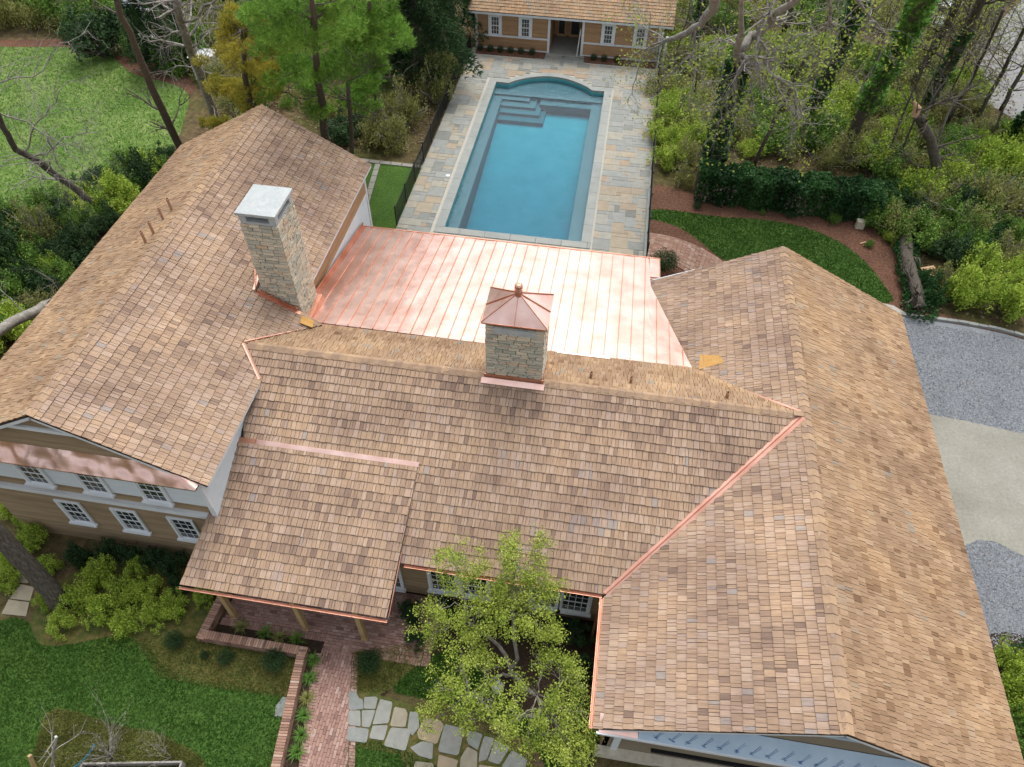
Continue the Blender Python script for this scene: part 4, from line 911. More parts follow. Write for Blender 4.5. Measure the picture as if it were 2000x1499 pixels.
# ------------------------------------------------------------ chimneys
def chimney(x0, x1, y0, y1, zb, zt, n_limit, parent):
    core_ = MB(); core_.box(x0+.03, x1-.03, y0+.03, y1-.03, zb, zt); ch = core_.build('chimney', 'mortar', parent); recs = []
    for (ax, a0_, a1_, fixed, out) in (('x', x0, x1, y0, (0, -1)), ('x', x0, x1, y1, (0, 1)), ('y', y0, y1, x1, (1, 0)), ('y', y0, y1, x0, (-1, 0))):
        z = zb
        while z < zt-.03:
            hh = min(rnd.choice([.07, .09, .10, .12, .15]), zt-z); a_ = a0_
            while a_ < a1_-.02:
                L_ = min(rnd.uniform(.18, .52), a1_-a_)
                if a1_-a_-L_ < .1: L_ = a1_-a_
                pr = rnd.uniform(.0, .035); mid = a_+L_/2
                if ax == 'x': c = (mid, fixed+out[1]*(pr-.035), z+hh/2); ex, ey = (L_/2-.008, 0, 0), (0, .04, 0)
                else: c = (fixed+out[0]*(pr-.035), mid, z+hh/2); ex, ey = (0, L_/2-.008, 0), (-.04, 0, 0)
                # slightly irregular stone: skewed top face
                b_ = MB(); c_ = Vector(c); ex = Vector(ex); ey = Vector(ey); ez = Vector((0, 0, hh/2-.006)); vs = []
                for k in (-1, 1):
                    for i, j in ((-1, -1), (1, -1), (1, 1), (-1, 1)): vs.append(c_+i*ex*rnd.uniform(.93, 1)+j*ey*rnd.uniform(.9, 1.15)+k*ez*rnd.uniform(.82, 1.0))
                recs.append((tuple(c_), vs, [(0, 3, 2, 1), (4, 5, 6, 7), (0, 1, 5, 4), (1, 2, 6, 5), (2, 3, 7, 6), (3, 0, 4, 7)] if ex.cross(ey).z > 0 else [(1, 2, 3, 0), (7, 6, 5, 4), (4, 5, 1, 0), (5, 6, 2, 1), (6, 7, 3, 2), (7, 4, 0, 3)], None, rnd.random(), None))
                a_ += L_
            z += hh
    vis = [r for r in recs if (r[0][1] < y0+.1) or (r[0][0] > x1-.1)]; hid = [r for r in recs if not ((r[0][1] < y0+.1) or (r[0][0] > x1-.1))]
    vis.sort(key=lambda r: -r[0][2])
    for r in vis[:n_limit]: b_ = MB(); b_.add(r[1], r[2], r[4]); b_.build('stone', 'stone', ch)
    b_ = MB()
    for r in vis[n_limit:]+hid: b_.add(r[1], r[2], r[4])
    b_.build('stone_field', 'stone', ch, kind='stuff')
    return ch
# west chimney
cw = chimney(-11.82, -10.55, 18.12, 19.6, 3.6, 9.05, 180, house); cw['label'] = 'tall pale stone chimney with a flat slab cap'
q = MB(); q.box(-11.80, -10.57, 18.14, 19.58, 9.05, 9.13); q.build('cap_bed', 'slab', cw)
for (xa, ya) in ((-11.70, 18.24), (-10.67, 18.24), (-11.70, 19.48), (-10.67, 19.48)):
    q = MB(); q.box(xa-.12, xa+.12, ya-.11, ya+.11, 9.13, 9.40); q.build('cap_pier', 'slab', cw)
q = MB(); q.box(-11.55, -10.82, 18.4, 19.3, 9.13, 9.385); q.build('flue_shadow_box', 'dark', cw).name = 'flue_shade'  # black box paints in the shade beneath the slab
q = MB(); q.box(-11.88, -10.50, 18.06, 19.70, 9.40, 9.50); q.build('slab_cap', 'slab', cw)
q = MB(); q.bar((-11.95, 18.0, zl(-11.95)+.12), (-10.62, 18.0, zl(-10.62)+.12), .03, .16); q.bar((-11.95, 17.97, zl(-11.95)+.05), (-10.5, 17.97, zl(-10.5)+.05), .16, .02, (.47, 0, .88))
for i in range(5): q.box(-11.7+i*.26, -11.66+i*.26, 17.97, 18.03, zl(-11.7+i*.26)+.05, zl(-11.7+i*.26)+.27)
q.bar((-12.0, 18.0, zl(-12.0)+.1), (-12.25, 18.85, zl(-12.25)+.32), .03, .24); q.build('base_flashing', 'copper_edge', cw)
q = MB(); q.box(-10.62, -10.35, 17.98, 19.68, 4.35, 4.72); q.build('base_flashing', 'copper_edge', cw)
q = MB(); q.bar((-12.05, 17.98, zl(-12.05)+.10), (-12.1, 18.9, zl(-12.1)+.30), .10, .10, (0, 0, 1)); q.build('cricket_flashing', 'copper', cw)
# centre chimney with copper hood
cc = chimney(-3.13, -1.31, 15.66, 17.05, 5.2, 8.22, 110, house); cc['label'] = 'square stone chimney under a pyramid copper hood'
q = MB(); q.box(-2.9, -1.55, 15.60, 15.70, 7.92, 8.16); q.build('vent_recess', 'slab', cc)
q = MB(); q.box(-2.9, -1.55, 15.655, 17.0, 8.2, 8.34); q.build('flue_shade', 'dark', cc)  # black block standing in for the shade under the hood
for (xa, ya) in ((-3.0, 15.76), (-1.44, 15.76), (-3.0, 16.94), (-1.44, 16.94)):
    q = MB(); q.box(xa-.1, xa+.1, ya-.09, ya+.09, 8.2, 8.37); q.build('cap_pier', 'slab', cc)
hx0, hx1, hy0, hy1, hz = -3.24, -1.21, 15.56, 17.15, 8.38; AP = Vector(((hx0+hx1)/2, (hy0+hy1)/2, 9.02))
q = MB(); c4 = [Vector((hx0, hy0, hz)), Vector((hx1, hy0, hz)), Vector((hx1, hy1, hz)), Vector((hx0, hy1, hz))]
q.add(c4+[AP], [(0, 1, 4), (1, 2, 4), (2, 3, 4), (3, 0, 4), (3, 2, 1, 0)]); hood = q.build('copper_hood', 'copper', cc)
mids = [(c4[i]+c4[(i+1) % 4])/2 for i in range(4)]
for p in c4+mids: 
    q = MB(); q.bar(p+Vector((0, 0, .02)), AP+Vector((0, 0, .02)), .016, .04); q.build('hood_seam', 'copper_edge', hood)
q = MB()
for i in range(4): q.bar(c4[i]+Vector((0, 0, -.03)), c4[(i+1) % 4]+Vector((0, 0, -.03)), .015, .06)
q.build('hood_rim', 'copper_edge', hood)
q = MB(); q.lathe(AP-Vector((0, 0, .12)), [(.12, 0), (.12, .24), (.10, .255), (.10, .29), (.13, .30), (.13, .325), (.10, .34), (.10, .37), (.125, .385), (.12, .43), (.07, .47), (.01, .48)], 18); q.build('finial', 'copper_edge', hood, smooth=False)
q = MB(); q.box(-3.2, -1.24, 15.60, 15.64, 5.62, 5.98); q.build('base_flashing', 'copper_edge', cc)
q = MB(); q.bar((-3.28, 15.48, zm(15.48)+.06), (-1.18, 15.48, zm(15.48)+.06), .20, .02, (0, -.5, 1)); q.build('apron_flashing', 'copper', cc)
q = MB(); q.bar((-1.27, 15.6, 5.9), (-1.27, 17.1, 5.25), .02, .22); q.build('base_flashing', 'copper_edge', cc)
# vent pipes
M['vent_copper'] = noise_mat('weathered_copper', [(.3, (.36, .20, .12)), (.7, (.46, .27, .17))], 5, .55)
def vent(x, y, z, r=.055, h=.5, mat='vent_copper'):
    q = MB(); q.lathe((x, y, z-.06), [(r*1.9, 0), (r*1.5, .07), (r, .1), (r, h), (r*1.15, h), (r*1.15, h+.05), (r*.8, h+.05), (r*.8, h-.05)], 12); o = q.build('vent_pipe', mat, house)
    s_ = MB(); s_.lathe((x, y, z-.06+h+.01), [(r*.79, 0), (r*.79, .015)], 12); s_.build('pipe_mouth', 'dark', o)
for x, y in ((.3, 16.45), (1.64, 16.47), (4.78, 16.25)): vent(x, y, zm(y), .05, .30)
for x, y in ((-15.95, 18.45), (-15.92, 18.98), (-16.0, 19.85), (-15.92, 20.4)): vent(x, y, zl(x), .05, .55)

# ============================================================ POOL HOUSE
ph = empty('pool_house', (-4, 51.4, 0), 'small tan pool house with white trim and cedar roof at the end of the pool', 'pool house')
HX0, HX1, HY = -10.52, 2.35, 51.42
phs = []; 
zh = lambda y: 2.70+.50*(y-51.0)
rf = roof_plane('roof', (0, 51.0, 2.70), (1, 0, 0), (0, 1, .50), None, [P3((-11.0, 51.0, 2.70), (3.1, 51.0, 2.70), (3.1, 54.6, zh(54.6)), (-11.0, 54.6, zh(54.6)))], mat='shingle_warm', tmean=.72, store=phs, parent=ph, expo=.26)
rf2 = roof_plane('roof', (0, 58.2, 2.70), (1, 0, 0), (0, -1, .50), None, [P3((-11.0, 58.2, 2.70), (3.1, 58.2, 2.70), (3.1, 54.6, zh(54.6)), (-11.0, 54.6, zh(54.6)))], mat='shingle_warm', tmean=.72, store=phs, parent=ph, expo=.26)
pr = [r for r, pq in phs if r[0][1] < 54.5]; pq2 = [r for r, pq in phs if r[0][1] >= 54.5]
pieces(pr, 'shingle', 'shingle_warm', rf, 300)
b_ = MB()
for r in pq2: b_.add(r[1], r[2], r[4], r[3])
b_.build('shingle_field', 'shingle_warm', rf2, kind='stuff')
clap_wall('wall', (HX0, HY), (-5.30, HY), .1, 2.62, 'tan_light', .12, ph); clap_wall('wall', (-2.98, HY), (HX1, HY), .1, 2.62, 'tan_light', .12, ph)
clap_wall('wall', (HX1, HY), (HX1, 57.6), 0, 2.8, 'tan_light', .12, ph); clap_wall('wall', (HX0, 57.6), (HX0, HY), 0, 2.8, 'tan_light', .12, ph); clap_wall('wall', (HX1, 57.6), (HX0, 57.6), 0, 2.8, 'tan_light', .12, ph)
clap_wall('wall', (-5.30, 54.2), (-2.98, 54.2), .1, 2.62, 'tan_light', .12, ph)
q = MB(); q.box(-5.30, -5.22, HY+.1, 54.2, .1, 2.6); q.build('wall', 'tan_light', ph); q = MB(); q.box(-3.06, -2.98, HY+.1, 54.2, .1, 2.6); q.build('wall', 'tan_light', ph)
q = MB(); q.box(-5.3, -2.98, HY-.05, 54.2, .0, .075); q.build('porch_floor', 'paver', ph)
for x0, x1, nm, mt in ((-5.0, -4.35, 'door', 'post'), (-4.1, -3.3, 'door', 'post')):
    q = MB(); q.box(x0, x1, 54.1, 54.16, .1, 2.25); d_ = q.build(nm, mt, ph); s_ = MB(); s_.box(x0+.12, x1-.12, 54.08, 54.095, .3, 2.1); s_.build('door_glass', 'glass', d_)
for x in (HX0+.07, -5.32, -2.95, HX1-.07): q = MB(); q.box(x-.08, x+.08, HY-.08, HY-.005, .05, 2.64); q.build('corner_post', 'white', ph)
for x0, x1 in ((HX0+.16, -5.41), (-2.86, HX1-.16)):
    q = MB(); q.box(x0, x1, HY-.06, HY-.028, .92, 1.04); q.build('belt_board', 'white', ph); q = MB(); q.box(x0, x1, HY-.05, HY-.028, .06, .16); q.build('base_board', 'white', ph)
q = MB(); q.box(-11.0, 3.1, 51.0, 51.06, 2.53, 2.67); q.build('fascia_board', 'white', ph); q = MB(); q.box(-11, 3.1, 51.06, 51.4, 2.55, 2.58); q.build('soffit', 'white', ph)
for cx in (-9.12, -6.98, -1.22, .98): window(cx, HY-.035, 1.06, 2.28, .56, 3, 4, ph, casing=.20)
for x in (3.07, -10.97): q = MB(); q.bar((x, 51.0, 2.62), (x, 54.6, zh(54.6)-.08), .05, .16); q.build('rake_board', 'white', ph)
b_ = MB(); b_.bar((-3.25, 51.1, .1), (-3.12, 51.42, 1.9), .05, .06); o = b_.build('leaning_board', 'white'); tag(o, 'white board leaning in the pool house opening', 'board')
for nm, x0, x1 in (('a', -10.4, -5.45), ('b', -2.7, 2.3)):
    b_ = MB(); b_.box(x0, x1, 50.42, 51.36, -.02, .075); structure(b_.build('planting_strip', 'straw'))
for i, (x, y, _z) in enumerate([(-10.11,50.86,0.25), (-9.38,50.92,0.25), (-8.67,50.89,0.25), (-7.93,50.87,0.25), (-7.20,50.84,0.25), (-6.39,50.83,0.25), (-2.03,51.02,0.25), (-1.31,50.92,0.25), (-0.41,50.85,0.25)]):
    bush(x, 50.9, .30, .56, 'ball', ['clipped box ball at the far left end of the pool house bed', 'second clipped box ball from the left in the pool house bed', 'third clipped box ball from the left in the pool house bed', 'fourth clipped box ball from the left in the pool house bed', 'fifth clipped box ball from the left in the pool house bed', 'clipped box ball nearest the pool house opening, on its left', 'clipped box ball just right of the pool house opening', 'second clipped box ball right of the pool house opening', 'third clipped box ball right of the pool house opening'][i], 'box ball', 'clipped box balls along the pool house', 'box_ball')

# ------------------------------------------------------------ pool fences
def fence(name, label, a, b, n, h, panel_mat):
    a = Vector(a); b = Vector(b); e = empty(name, a, label, 'fence'); d = (b-a)
    for i in range(n+1):
        p = a+d*i/n; q = MB(); q.box(p.x-.03, p.x+.03, p.y-.03, p.y+.03, p.z, p.z+h+.04); o = q.build('fence_post', 'black_metal', e); c = MB(); c.box(p.x-.036, p.x+.036, p.y-.036, p.y+.036, p.z+h+.04, p.z+h+.07); c.build('post_cap', 'black_metal', o)
    for i in range(n):
        p, r_ = a+d*i/n, a+d*(i+1)/n
        for zz, nm in ((.12, 'bottom_rail'), (h-.03, 'top_rail')): q = MB(); q.bar(p+Vector((0, 0, zz)), r_+Vector((0, 0, zz)), .025, .03); q.build(nm, 'black_metal', e)
        q = MB(); k = int((r_-p).length/.075)
        for j in range(1, k): t_ = p.lerp(r_, j/k); q.box(t_.x-.007, t_.x+.007, t_.y-.007, t_.y+.007, t_.z+.12, t_.z+h-.04)
        q.build('picket_panel', 'black_metal', e, kind='stuff')
    return e
fence('pool_fence', 'black metal fence along the left edge of the pool terrace', (-10.72, 30.3, .04), (-10.82, 50.9, .04), 10, 1.15, 0)
fence('pool_fence', 'black metal fence along the right edge of the pool terrace', (2.44, 29.6, .04), (2.5, 50.6, .04), 10, 1.15, 0)
b_ = MB(); b_.box(2.32, 2.5, 29.2, 36.0, -.05, .22); b_.build('terrace_kerb', 'coping')
o = bpy.data.objects['terrace_kerb']; structure(o)
for i, (x, y) in enumerate(((2.45, 51.0), (2.75, 50.4))):
    b_ = MB(); b_.box(x-.06, x+.06, y-.06, y+.06, 0, 2.2); b_.box(x-.08, x+.08, y-.08, y+.08, 2.2, 2.26); o = b_.build('gate_post', 'white'); tag(o, ['white post at the right corner of the pool house beside the fence', 'outer white post standing just off the end of the right pool fence'][i], 'post')
# stone edging and steps west of the terrace
ed = empty('lawn_edging', (-12.2, 30, 0), 'buff stone edging strip dividing the back lawn beside the left wing', 'edging')
for (p, r_) in (((-13.32,35.72), (-12.83,31.38)), ((-14.56,35.93), (-10.61,35.88))):
    p, r_ = Vector((*p, 0)), Vector((*r_, 0)); k = int((r_-p).length/.6)
    for j in range(k): b_ = MB(); b_.bar(p.lerp(r_, (j+.03)/k)+Vector((0, 0, .03)), p.lerp(r_, (j+.97)/k)+Vector((0, 0, .03)), .30, .08); b_.curt = rnd.random(); b_.build('edging_stone', 'flag', ed)
stp = empty('garden_steps', (-11.4, 35, 0), 'short flight of dark bluestone steps beside the left pool fence', 'steps')
sx0, sy0 = (-11.21,35.83)
for j in range(4): b_ = MB(); b_.box(sx0+.05*j, -10.9, sy0+j*.36, sy0+j*.36+.33, -.02, .04+.04*j); b_.curt = 0; b_.build('step', 'flag', stp)

# ============================================================ VEGETATION
# ---- front beds
def bushes(lst, kind, name, labels, cat, group, z=.4, hs=1.0):
    for i, (x, y, _z, r) in enumerate(lst): bush(x, y, r, r*1.5*hs, kind, labels[i] if isinstance(labels, list) else labels, cat, group, name)
BR = [(*(-15.88,8.18,0.50), .62), (*(-15.97,7.31,0.40), .5), (*(-14.89,7.89,0.50), .62), (*(-14.52,8.64,0.60), .62), (*(-13.86,7.67,0.50), .55), (*(-13.67,8.78,0.60), .60), (*(-12.63,8.45,0.50), .55), (*(-13.13,8.00,0.50), .5), (*(-15.61,9.17,0.70), .60), (*(-14.48,9.51,0.60), .45), (*(-17.00,7.95,0.40), .40), (*(-17.53,9.05,0.50), .5), (*(-11.78,8.91,0.40), .42)]
BL = ['lime green azalea against the leaning trunk', 'lime azalea nearest the front lawn, left end of the bank', 'lime azalea in the middle of the bank, left of centre', 'lime azalea in the middle of the bank, under the first lower window', 'lime azalea at the lawn edge in the middle of the bank',
      'lime azalea under the middle lower window', 'lime azalea at the right end of the bank beside the low brick wall', 'lime azalea at the lawn edge, second from the right end', 'tall lime azalea rising nearest the left wing wall', 'small lime azalea among dark shrubs under the middle window',
      'pale lime azalea on the house path side of the trunk', 'lime azalea above the leaning trunk towards the house corner', 'lime azalea peeping from under the porch eave']
for (x, y, z_, r), lb in zip(BR, BL): bush(x, y, r, r*1.7, 'lime', lb, 'shrub', 'lime azaleas in front of the left wing')
for (x, y, z_, r), lb in zip([(*(-18.66,10.02,0.60), .6), (*(-18.89,9.22,0.50), .6), (*(-19.42,10.73,0.60), .5), (*(-18.67,8.38,0.50), .5), (*(-20.28,11.03,0.60), .5), (*(-19.02,10.91,0.60), .35)],
      ['bright green shrub at the left wing corner', 'bright green shrub above the leaning trunk at the left edge', 'bright green shrub by the path left of the house corner', 'bright green shrub below the leaning trunk at the left edge', 'bright green shrub highest up along the left edge of the bed', 'small bright shrub touching the house corner']):
    bush(x, y, r, r*1.6, 'bright', lb, 'shrub', 'bright shrubs off the left wing corner')
for (x, y, z_, r), lb in zip([(*(-16.77,9.63,0.40), .5), (*(-15.83,9.93,0.50), .5), (*(-14.99,9.97,0.50), .5), (*(-13.31,9.85,0.50), .55), (*(-14.07,9.96,0.50), .5), (*(-12.76,9.22,0.40), .45)],
      ['dark evergreen shrub at the left wing corner under the first window', 'dark evergreen shrub between the first and second lower windows', 'dark evergreen shrub under the second lower window', 'large dark evergreen shrub nearest the porch eave', 'dark evergreen shrub under the third lower window', 'dark evergreen shrub tucked under the porch corner']):
    bush(x, y, r, r*1.7, 'dark', lb, 'shrub', 'dark shrubs against the left wing')
for (x, y, z_, r), lb in zip([(*(-12.09,7.38,0.30), .40), (*(-10.23,7.13,0.25), .34), (*(-8.60,7.26,0.35), .50), (*(-5.58,7.72,0.35), .50), (*(-10.98,7.13,0.10), .18)],
      ['round dark shrub at the left of the weedy bed', 'smaller round shrub in the middle of the weedy bed', 'large round dark shrub in the corner of the low brick wall', 'round dark shrub right of the brick walk', 'tiny sprig of a shrub between two round shrubs']):
    bush(x, y, r, r*1.6, 'ball', lb, 'shrub', None, 'round_shrub')
for (x, y, z_, r), lb in zip([(*(-4.71,9.52,0.40), .5), (*(-4.27,8.80,0.40), .45), (*(-3.57,9.94,0.50), .45), (*(0.96,9.71,0.50), .55), (*(1.31,8.67,0.50), .5), (*(1.32,7.74,0.40), .5), (*(0.27,9.77,0.50), .45), (*(-1.97,9.84,0.50), .5), (*(1.55,7.04,0.30), .4)],
      ['dark shrub at the right end of the brick porch', 'dark shrub lower down beside the porch end', 'dark shrub under the left pair of windows', 'dark shrub under the right pair of windows', 'dark shrub below the right wing eave, upper one', 'dark shrub below the right wing eave, middle one', 'dark shrub between the window pairs and the tree', 'dark shrub behind the tree trunk by the wall', 'dark shrub at the foot of the right wing, lowest one']):
    bush(x, y, r, r*1.5, 'dark', lb, 'shrub', 'dark shrubs along the main front')
for (x, y, z_, r), lb, kd in zip([(*(3.34,29.20,0.60), .85), (*(5.04,34.64,0.20), .32), (*(10.01,34.67,0.20), .30), (*(12.33,34.65,0.25), .42), (*(8.60,34.75,0.10), .2), (*(13.89,32.88,0.15), .28)],
      ['dense dark shrub between the copper roof and the curved brick path', 'small dark shrub in the pine straw at the left end of the hedge', 'small shrub in the pine straw in front of the middle of the hedge', 'shrub in the pine straw at the right end of the hedge', 'tiny shrub in the pine straw left of centre', 'small shrub beside the pale block in the pine straw'], ['ball', 'ball', 'ball', 'mid', 'mid', 'mid']):
    bush(x, y, r, r*1.4, kd, lb, 'shrub', None, 'garden_shrub')
# strappy clumps
def grass_clump_mesh(seed, mat, L_=.38, n=90):
    rs = np.random.RandomState(seed); V = []; F = []; T = []
    for i in range(n):
        a = rs.uniform(0, 6.28); el = rs.uniform(.5, 1.4); l = L_*rs.uniform(.6, 1.1); w_ = .008; d = np.array([math.cos(a)*math.cos(el), math.sin(a)*math.cos(el), math.sin(el)]); s_ = np.array([-math.sin(a), math.cos(a), 0])*w_
        p0 = np.array([math.cos(a), math.sin(a), 0])*.03; p1 = p0+d*l*.55; p2 = p1+np.array([d[0]*l*.5, d[1]*l*.5, -l*.05]); k = len(V)
        V += [p0-s_, p0+s_, p1+s_, p1-s_, p2+s_*.2, p2-s_*.2]; F += [[k, k+1, k+2, k+3], [k+3, k+2, k+4, k+5]]; T += [rs.uniform(.2, .9)]*2
    return raw_mesh('blades', np.array(V), np.array(F), np.array(T), mat)
GC = [grass_clump_mesh(3, 'leaf_mid'), grass_clump_mesh(4, 'leaf_ivy_bright', .32), grass_clump_mesh(5, 'leaf_olive', .34)]
for i, ((x, y, z_), k_, lb) in enumerate([((-10.18,8.22,0.20), 2, 'strappy clump at the left end of the porch planter'), ((-9.34,8.12,0.20), 0, 'strappy clump in the middle of the porch planter'), ((-8.79,8.08,0.20), 2, 'brownish strappy clump in the porch planter, third along'), ((-8.21,8.09,0.20), 0, 'dense strappy clump at the right end of the porch planter'),
     ((-7.45,7.54,0.10), 1, 'strappy clump at the top of the strip beside the walk'), ((-7.35,6.98,0.10), 1, 'thin strappy clump second from the top of the walk strip'), ((-7.24,6.36,0.10), 2, 'pale strappy clump third down the walk strip'), ((-7.16,5.86,0.10), 1, 'strappy clump fourth down the walk strip'), ((-7.06,5.31,0.10), 1, 'strappy clump fifth down the walk strip'), ((-7.02,4.82,0.10), 1, 'strappy clump lowest in the walk strip')]):
    e = empty('grass_clump', (x, y, .05), lb, 'plant', 'strappy plants beside the walk', rnd.uniform(0, 6)); e.scale = (1.15,)*3; link_mesh('blades', GC[k_], e)
o = link_mesh('leafy_weed', GC[0]); o.location = (3.17,6.75,0.05); tag(o, 'bright weed growing at the foot of the right wing gable', 'plant'); o.scale = (.8,)*3

# ---- lawns: real blades over the sheets
def blades(name, poly, n, L_, mat, label, seed, z=.012):
    rs = np.random.RandomState(seed); P = []; x0, x1 = min(p[0] for p in poly), max(p[0] for p in poly); y0, y1 = min(p[1] for p in poly), max(p[1] for p in poly)
    while len(P) < n:
        x, y = rs.uniform(x0, x1), rs.uniform(y0, y1)
        if inpoly(x, y, poly) and inframe((x, y, 0), 40): P.append((x, y, z))
    P = np.array(P); t_ = np.array([.5+.6*noise.noise(Vector((p[0]*.9, p[1]*.9, seed)))+.35*noise.noise(Vector((p[0]*3.1, p[1]*3.1, seed))) for p in P]); t_ = np.clip(t_+rs.normal(0, .14, n), 0, 1)
    D = np.tile([0, 0, 1.0], (n, 1)); V, F, T = needle_geo(P, D, L_, L_*.11, 4, t_, rs, .55)
    o = link_mesh(name, raw_mesh(name, V, F, T, mat), kind='stuff'); o['label'] = label
blades('grass', LAWN_FRONT, 26000, .07, 'blade', 'short dark green turf of the front lawn', 1)
blades('grass', LAWN_MID, 9000, .07, 'blade', 'short dark green turf under the front tree', 2)
blades('grass', LAWN_LOW, 3500, .07, 'blade', 'short green turf below the flagstones', 3)
blades('grass', LAWN_E, 16000, .09, 'blade', 'short green turf of the side lawn', 4)
blades('grass', FARLAWN, 12000, .11, 'blade_far', 'pale patchy turf of the neighbouring lawn', 5)
blades('grass', WEEDY, 7000, .12, 'leaf_olive', 'weedy rough grass in the bottom left corner', 6)
blades('weeds', [(-13.57,7.26),(-10.98,7.86),(-7.76,7.78),(-7.90,6.28),(-10.10,6.24),(-12.08,6.24)], 4500, .10, 'leaf_olive', 'low weeds in the bed beside the front lawn', 7)
blades('weeds', [(-6.27,8.02),(-4.68,8.54),(-3.62,8.46),(-4.29,7.73),(-4.92,6.93),(-5.92,6.88)], 2500, .10, 'leaf_olive', 'low weeds round the round shrub', 8)
# fallen leaves and twigs over the wooded ground
def litter(poly, n, seed, size=.06):
    rs = np.random.RandomState(seed); P = []; x0, x1 = min(p[0] for p in poly), max(p[0] for p in poly); y0, y1 = min(p[1] for p in poly), max(p[1] for p in poly)
    while len(P) < n:
        x, y = rs.uniform(x0, x1), rs.uniform(y0, y1)
        if inpoly(x, y, poly): P.append((x, y, rs.uniform(.01, .05)))
    V, F, T = leaf_geo(np.array(P), size, rs.uniform(0, 1, n), 1.6, .55, rs); o = link_mesh('leaf_litter', raw_mesh('leaf_litter', V, F, T, 'litter_leaf'), kind='stuff'); o['label'] = 'brown fallen leaves on the wooded ground'
WOODS_R = [(2.21,60.28),(6.88,66.24),(28.09,70.33),(27.25,57.90),(24.50,42.05),(25.11,37.62),(21.58,27.78),(15.74,28.54),(15.88,34.61),(14.61,36.71),(4.90,38.55),(2.83,38.18)]
WOODS_L = [(-23.67,35.07),(-28.58,45.92),(-33.40,58.48),(-13.06,62.40),(-10.95,50.77),(-10.43,38.01),(-14.78,36.66),(-20.60,40.39)]
litter(WOODS_R, 16000, 21, .09); litter(WOODS_L, 8000, 22, .09); litter([(-34.47,27.10),(-25.39,35.32),(-25.16,17.52),(-27.34,17.15)], 4000, 23, .07)

# ---- tree limbs
def limb(mb, pts, r0, r1, sides=6, wig=.04, rs=rnd, sub=3):
    P = [Vector(p) for p in pts]; out = []
    for i in range(len(P)-1):
        for k in range(sub):
            t_ = k/sub; p = P[i].lerp(P[i+1], t_)
            if i or k: p = p+Vector((rs.gauss(0, wig), rs.gauss(0, wig), rs.gauss(0, wig)))
            out.append(p)
    out.append(P[-1]); n = len(out); mb.tube(out, [r0+(r1-r0)*i/(n-1) for i in range(n)], sides); return out
def twigs(mb, start, d, L_, r, depth, rs, droop=0.0, spread=.7, tips=None):
    p = Vector(start); d = Vector(d).normalized(); pts = [p.copy()]; k = 4
    for i in range(k):
        d = (d+Vector((rs.gauss(0, .16), rs.gauss(0, .16), rs.gauss(0, .12)-droop))).normalized(); p = p+d*L_/k; pts.append(p.copy())
    mb.tube(pts, [r*(1-.7*i/k) for i in range(k+1)], 4 if r < .05 else 6, cap=False)
    if tips is not None: tips.append(pts[-1])
    if depth <= 0: return
    for j in range(rs.choice([2, 3, 3])):
        i = rs.randint(1, k); a = rs.uniform(0, 6.28); o_ = d.orthogonal().normalized(); o_.rotate(Matrix.Rotation(a, 3, d))
        twigs(mb, pts[i], d+o_*spread*rs.uniform(.6, 1.3), L_*rs.uniform(.5, .75), r*.5, depth-1, rs, droop, spread, tips)
def tree(name, label, cat, trunks, mat='bark', branches=(), depth=2, seed=1, group=None, leafmat=None, nleaf=0, leafsize=.06, leafr=.35, droop=0.0, blen=2.0, nb=0, bmat=None):
    """trunks: [(pts, r0, r1)]; branches: [(pts, r0, r1)] traced limbs that also carry twigs; nb extra random branches on the trunk"""
    rs = random.Random(seed); base = trunks[0][0][0]; e = empty(name, base, label, cat, group); mb = MB(); paths = []
    for pts, r0, r1 in trunks: paths.append((limb(mb, pts, r0, r1, 9, .03, rs), r0, r1))
    mb.build('trunk', mat, e, smooth=True)
    bb = MB(); tips = []; bp_ = []
    for pts, r0, r1 in branches: bp_.append((limb(bb, pts, r0, r1, 6, .07, rs), r0, r1))
    for path_, r0, r1 in bp_:
        n = len(path_)
        for j in range(1, n):
            for _ in range(2):
                if rs.random() < .75:
                    d = (path_[j]-path_[j-1]).normalized(); o_ = d.orthogonal().normalized(); o_.rotate(Matrix.Rotation(rs.uniform(0, 6.28), 3, d))
                    rr = (r0+(r1-r0)*j/n)*.45; twigs(bb, path_[j], d*.7+o_, blen*rs.uniform(.4, 1.0), max(rr, .012), depth-1, rs, droop, .8, tips)
    for _ in range(nb):
        path_, r0, r1 = rs.choice(paths); j = rs.randint(len(path_)//3, len(path_)-1); a = rs.uniform(0, 6.28)
        twigs(bb, path_[j], (math.cos(a), math.sin(a), rs.uniform(.1, .8)), blen*rs.uniform(.6, 1.2), max(.02, (r0+(r1-r0)*j/len(path_))*.35), depth, rs, droop, .8, tips)
    if bb.v: bb.build('branches', bmat or mat, e, smooth=True, kind='stuff' if nb else None)
    if nleaf and tips:
        T_ = np.array([tuple(t_) for t_ in tips]); rn = np.random.RandomState(seed); k = rn.choice(len(T_), nleaf); P = T_[k]+rn.normal(size=(nleaf, 3))*leafr; tt = np.clip(rn.uniform(.2, .8, len(T_))[k]+rn.normal(0, .15, nleaf), 0, 1)
        V, F, T = leaf_geo(P, leafsize, tt, .4, .65, rn); link_mesh('leaves', raw_mesh('leaves', V-np.array(base), F, T, leafmat), e)
    return e
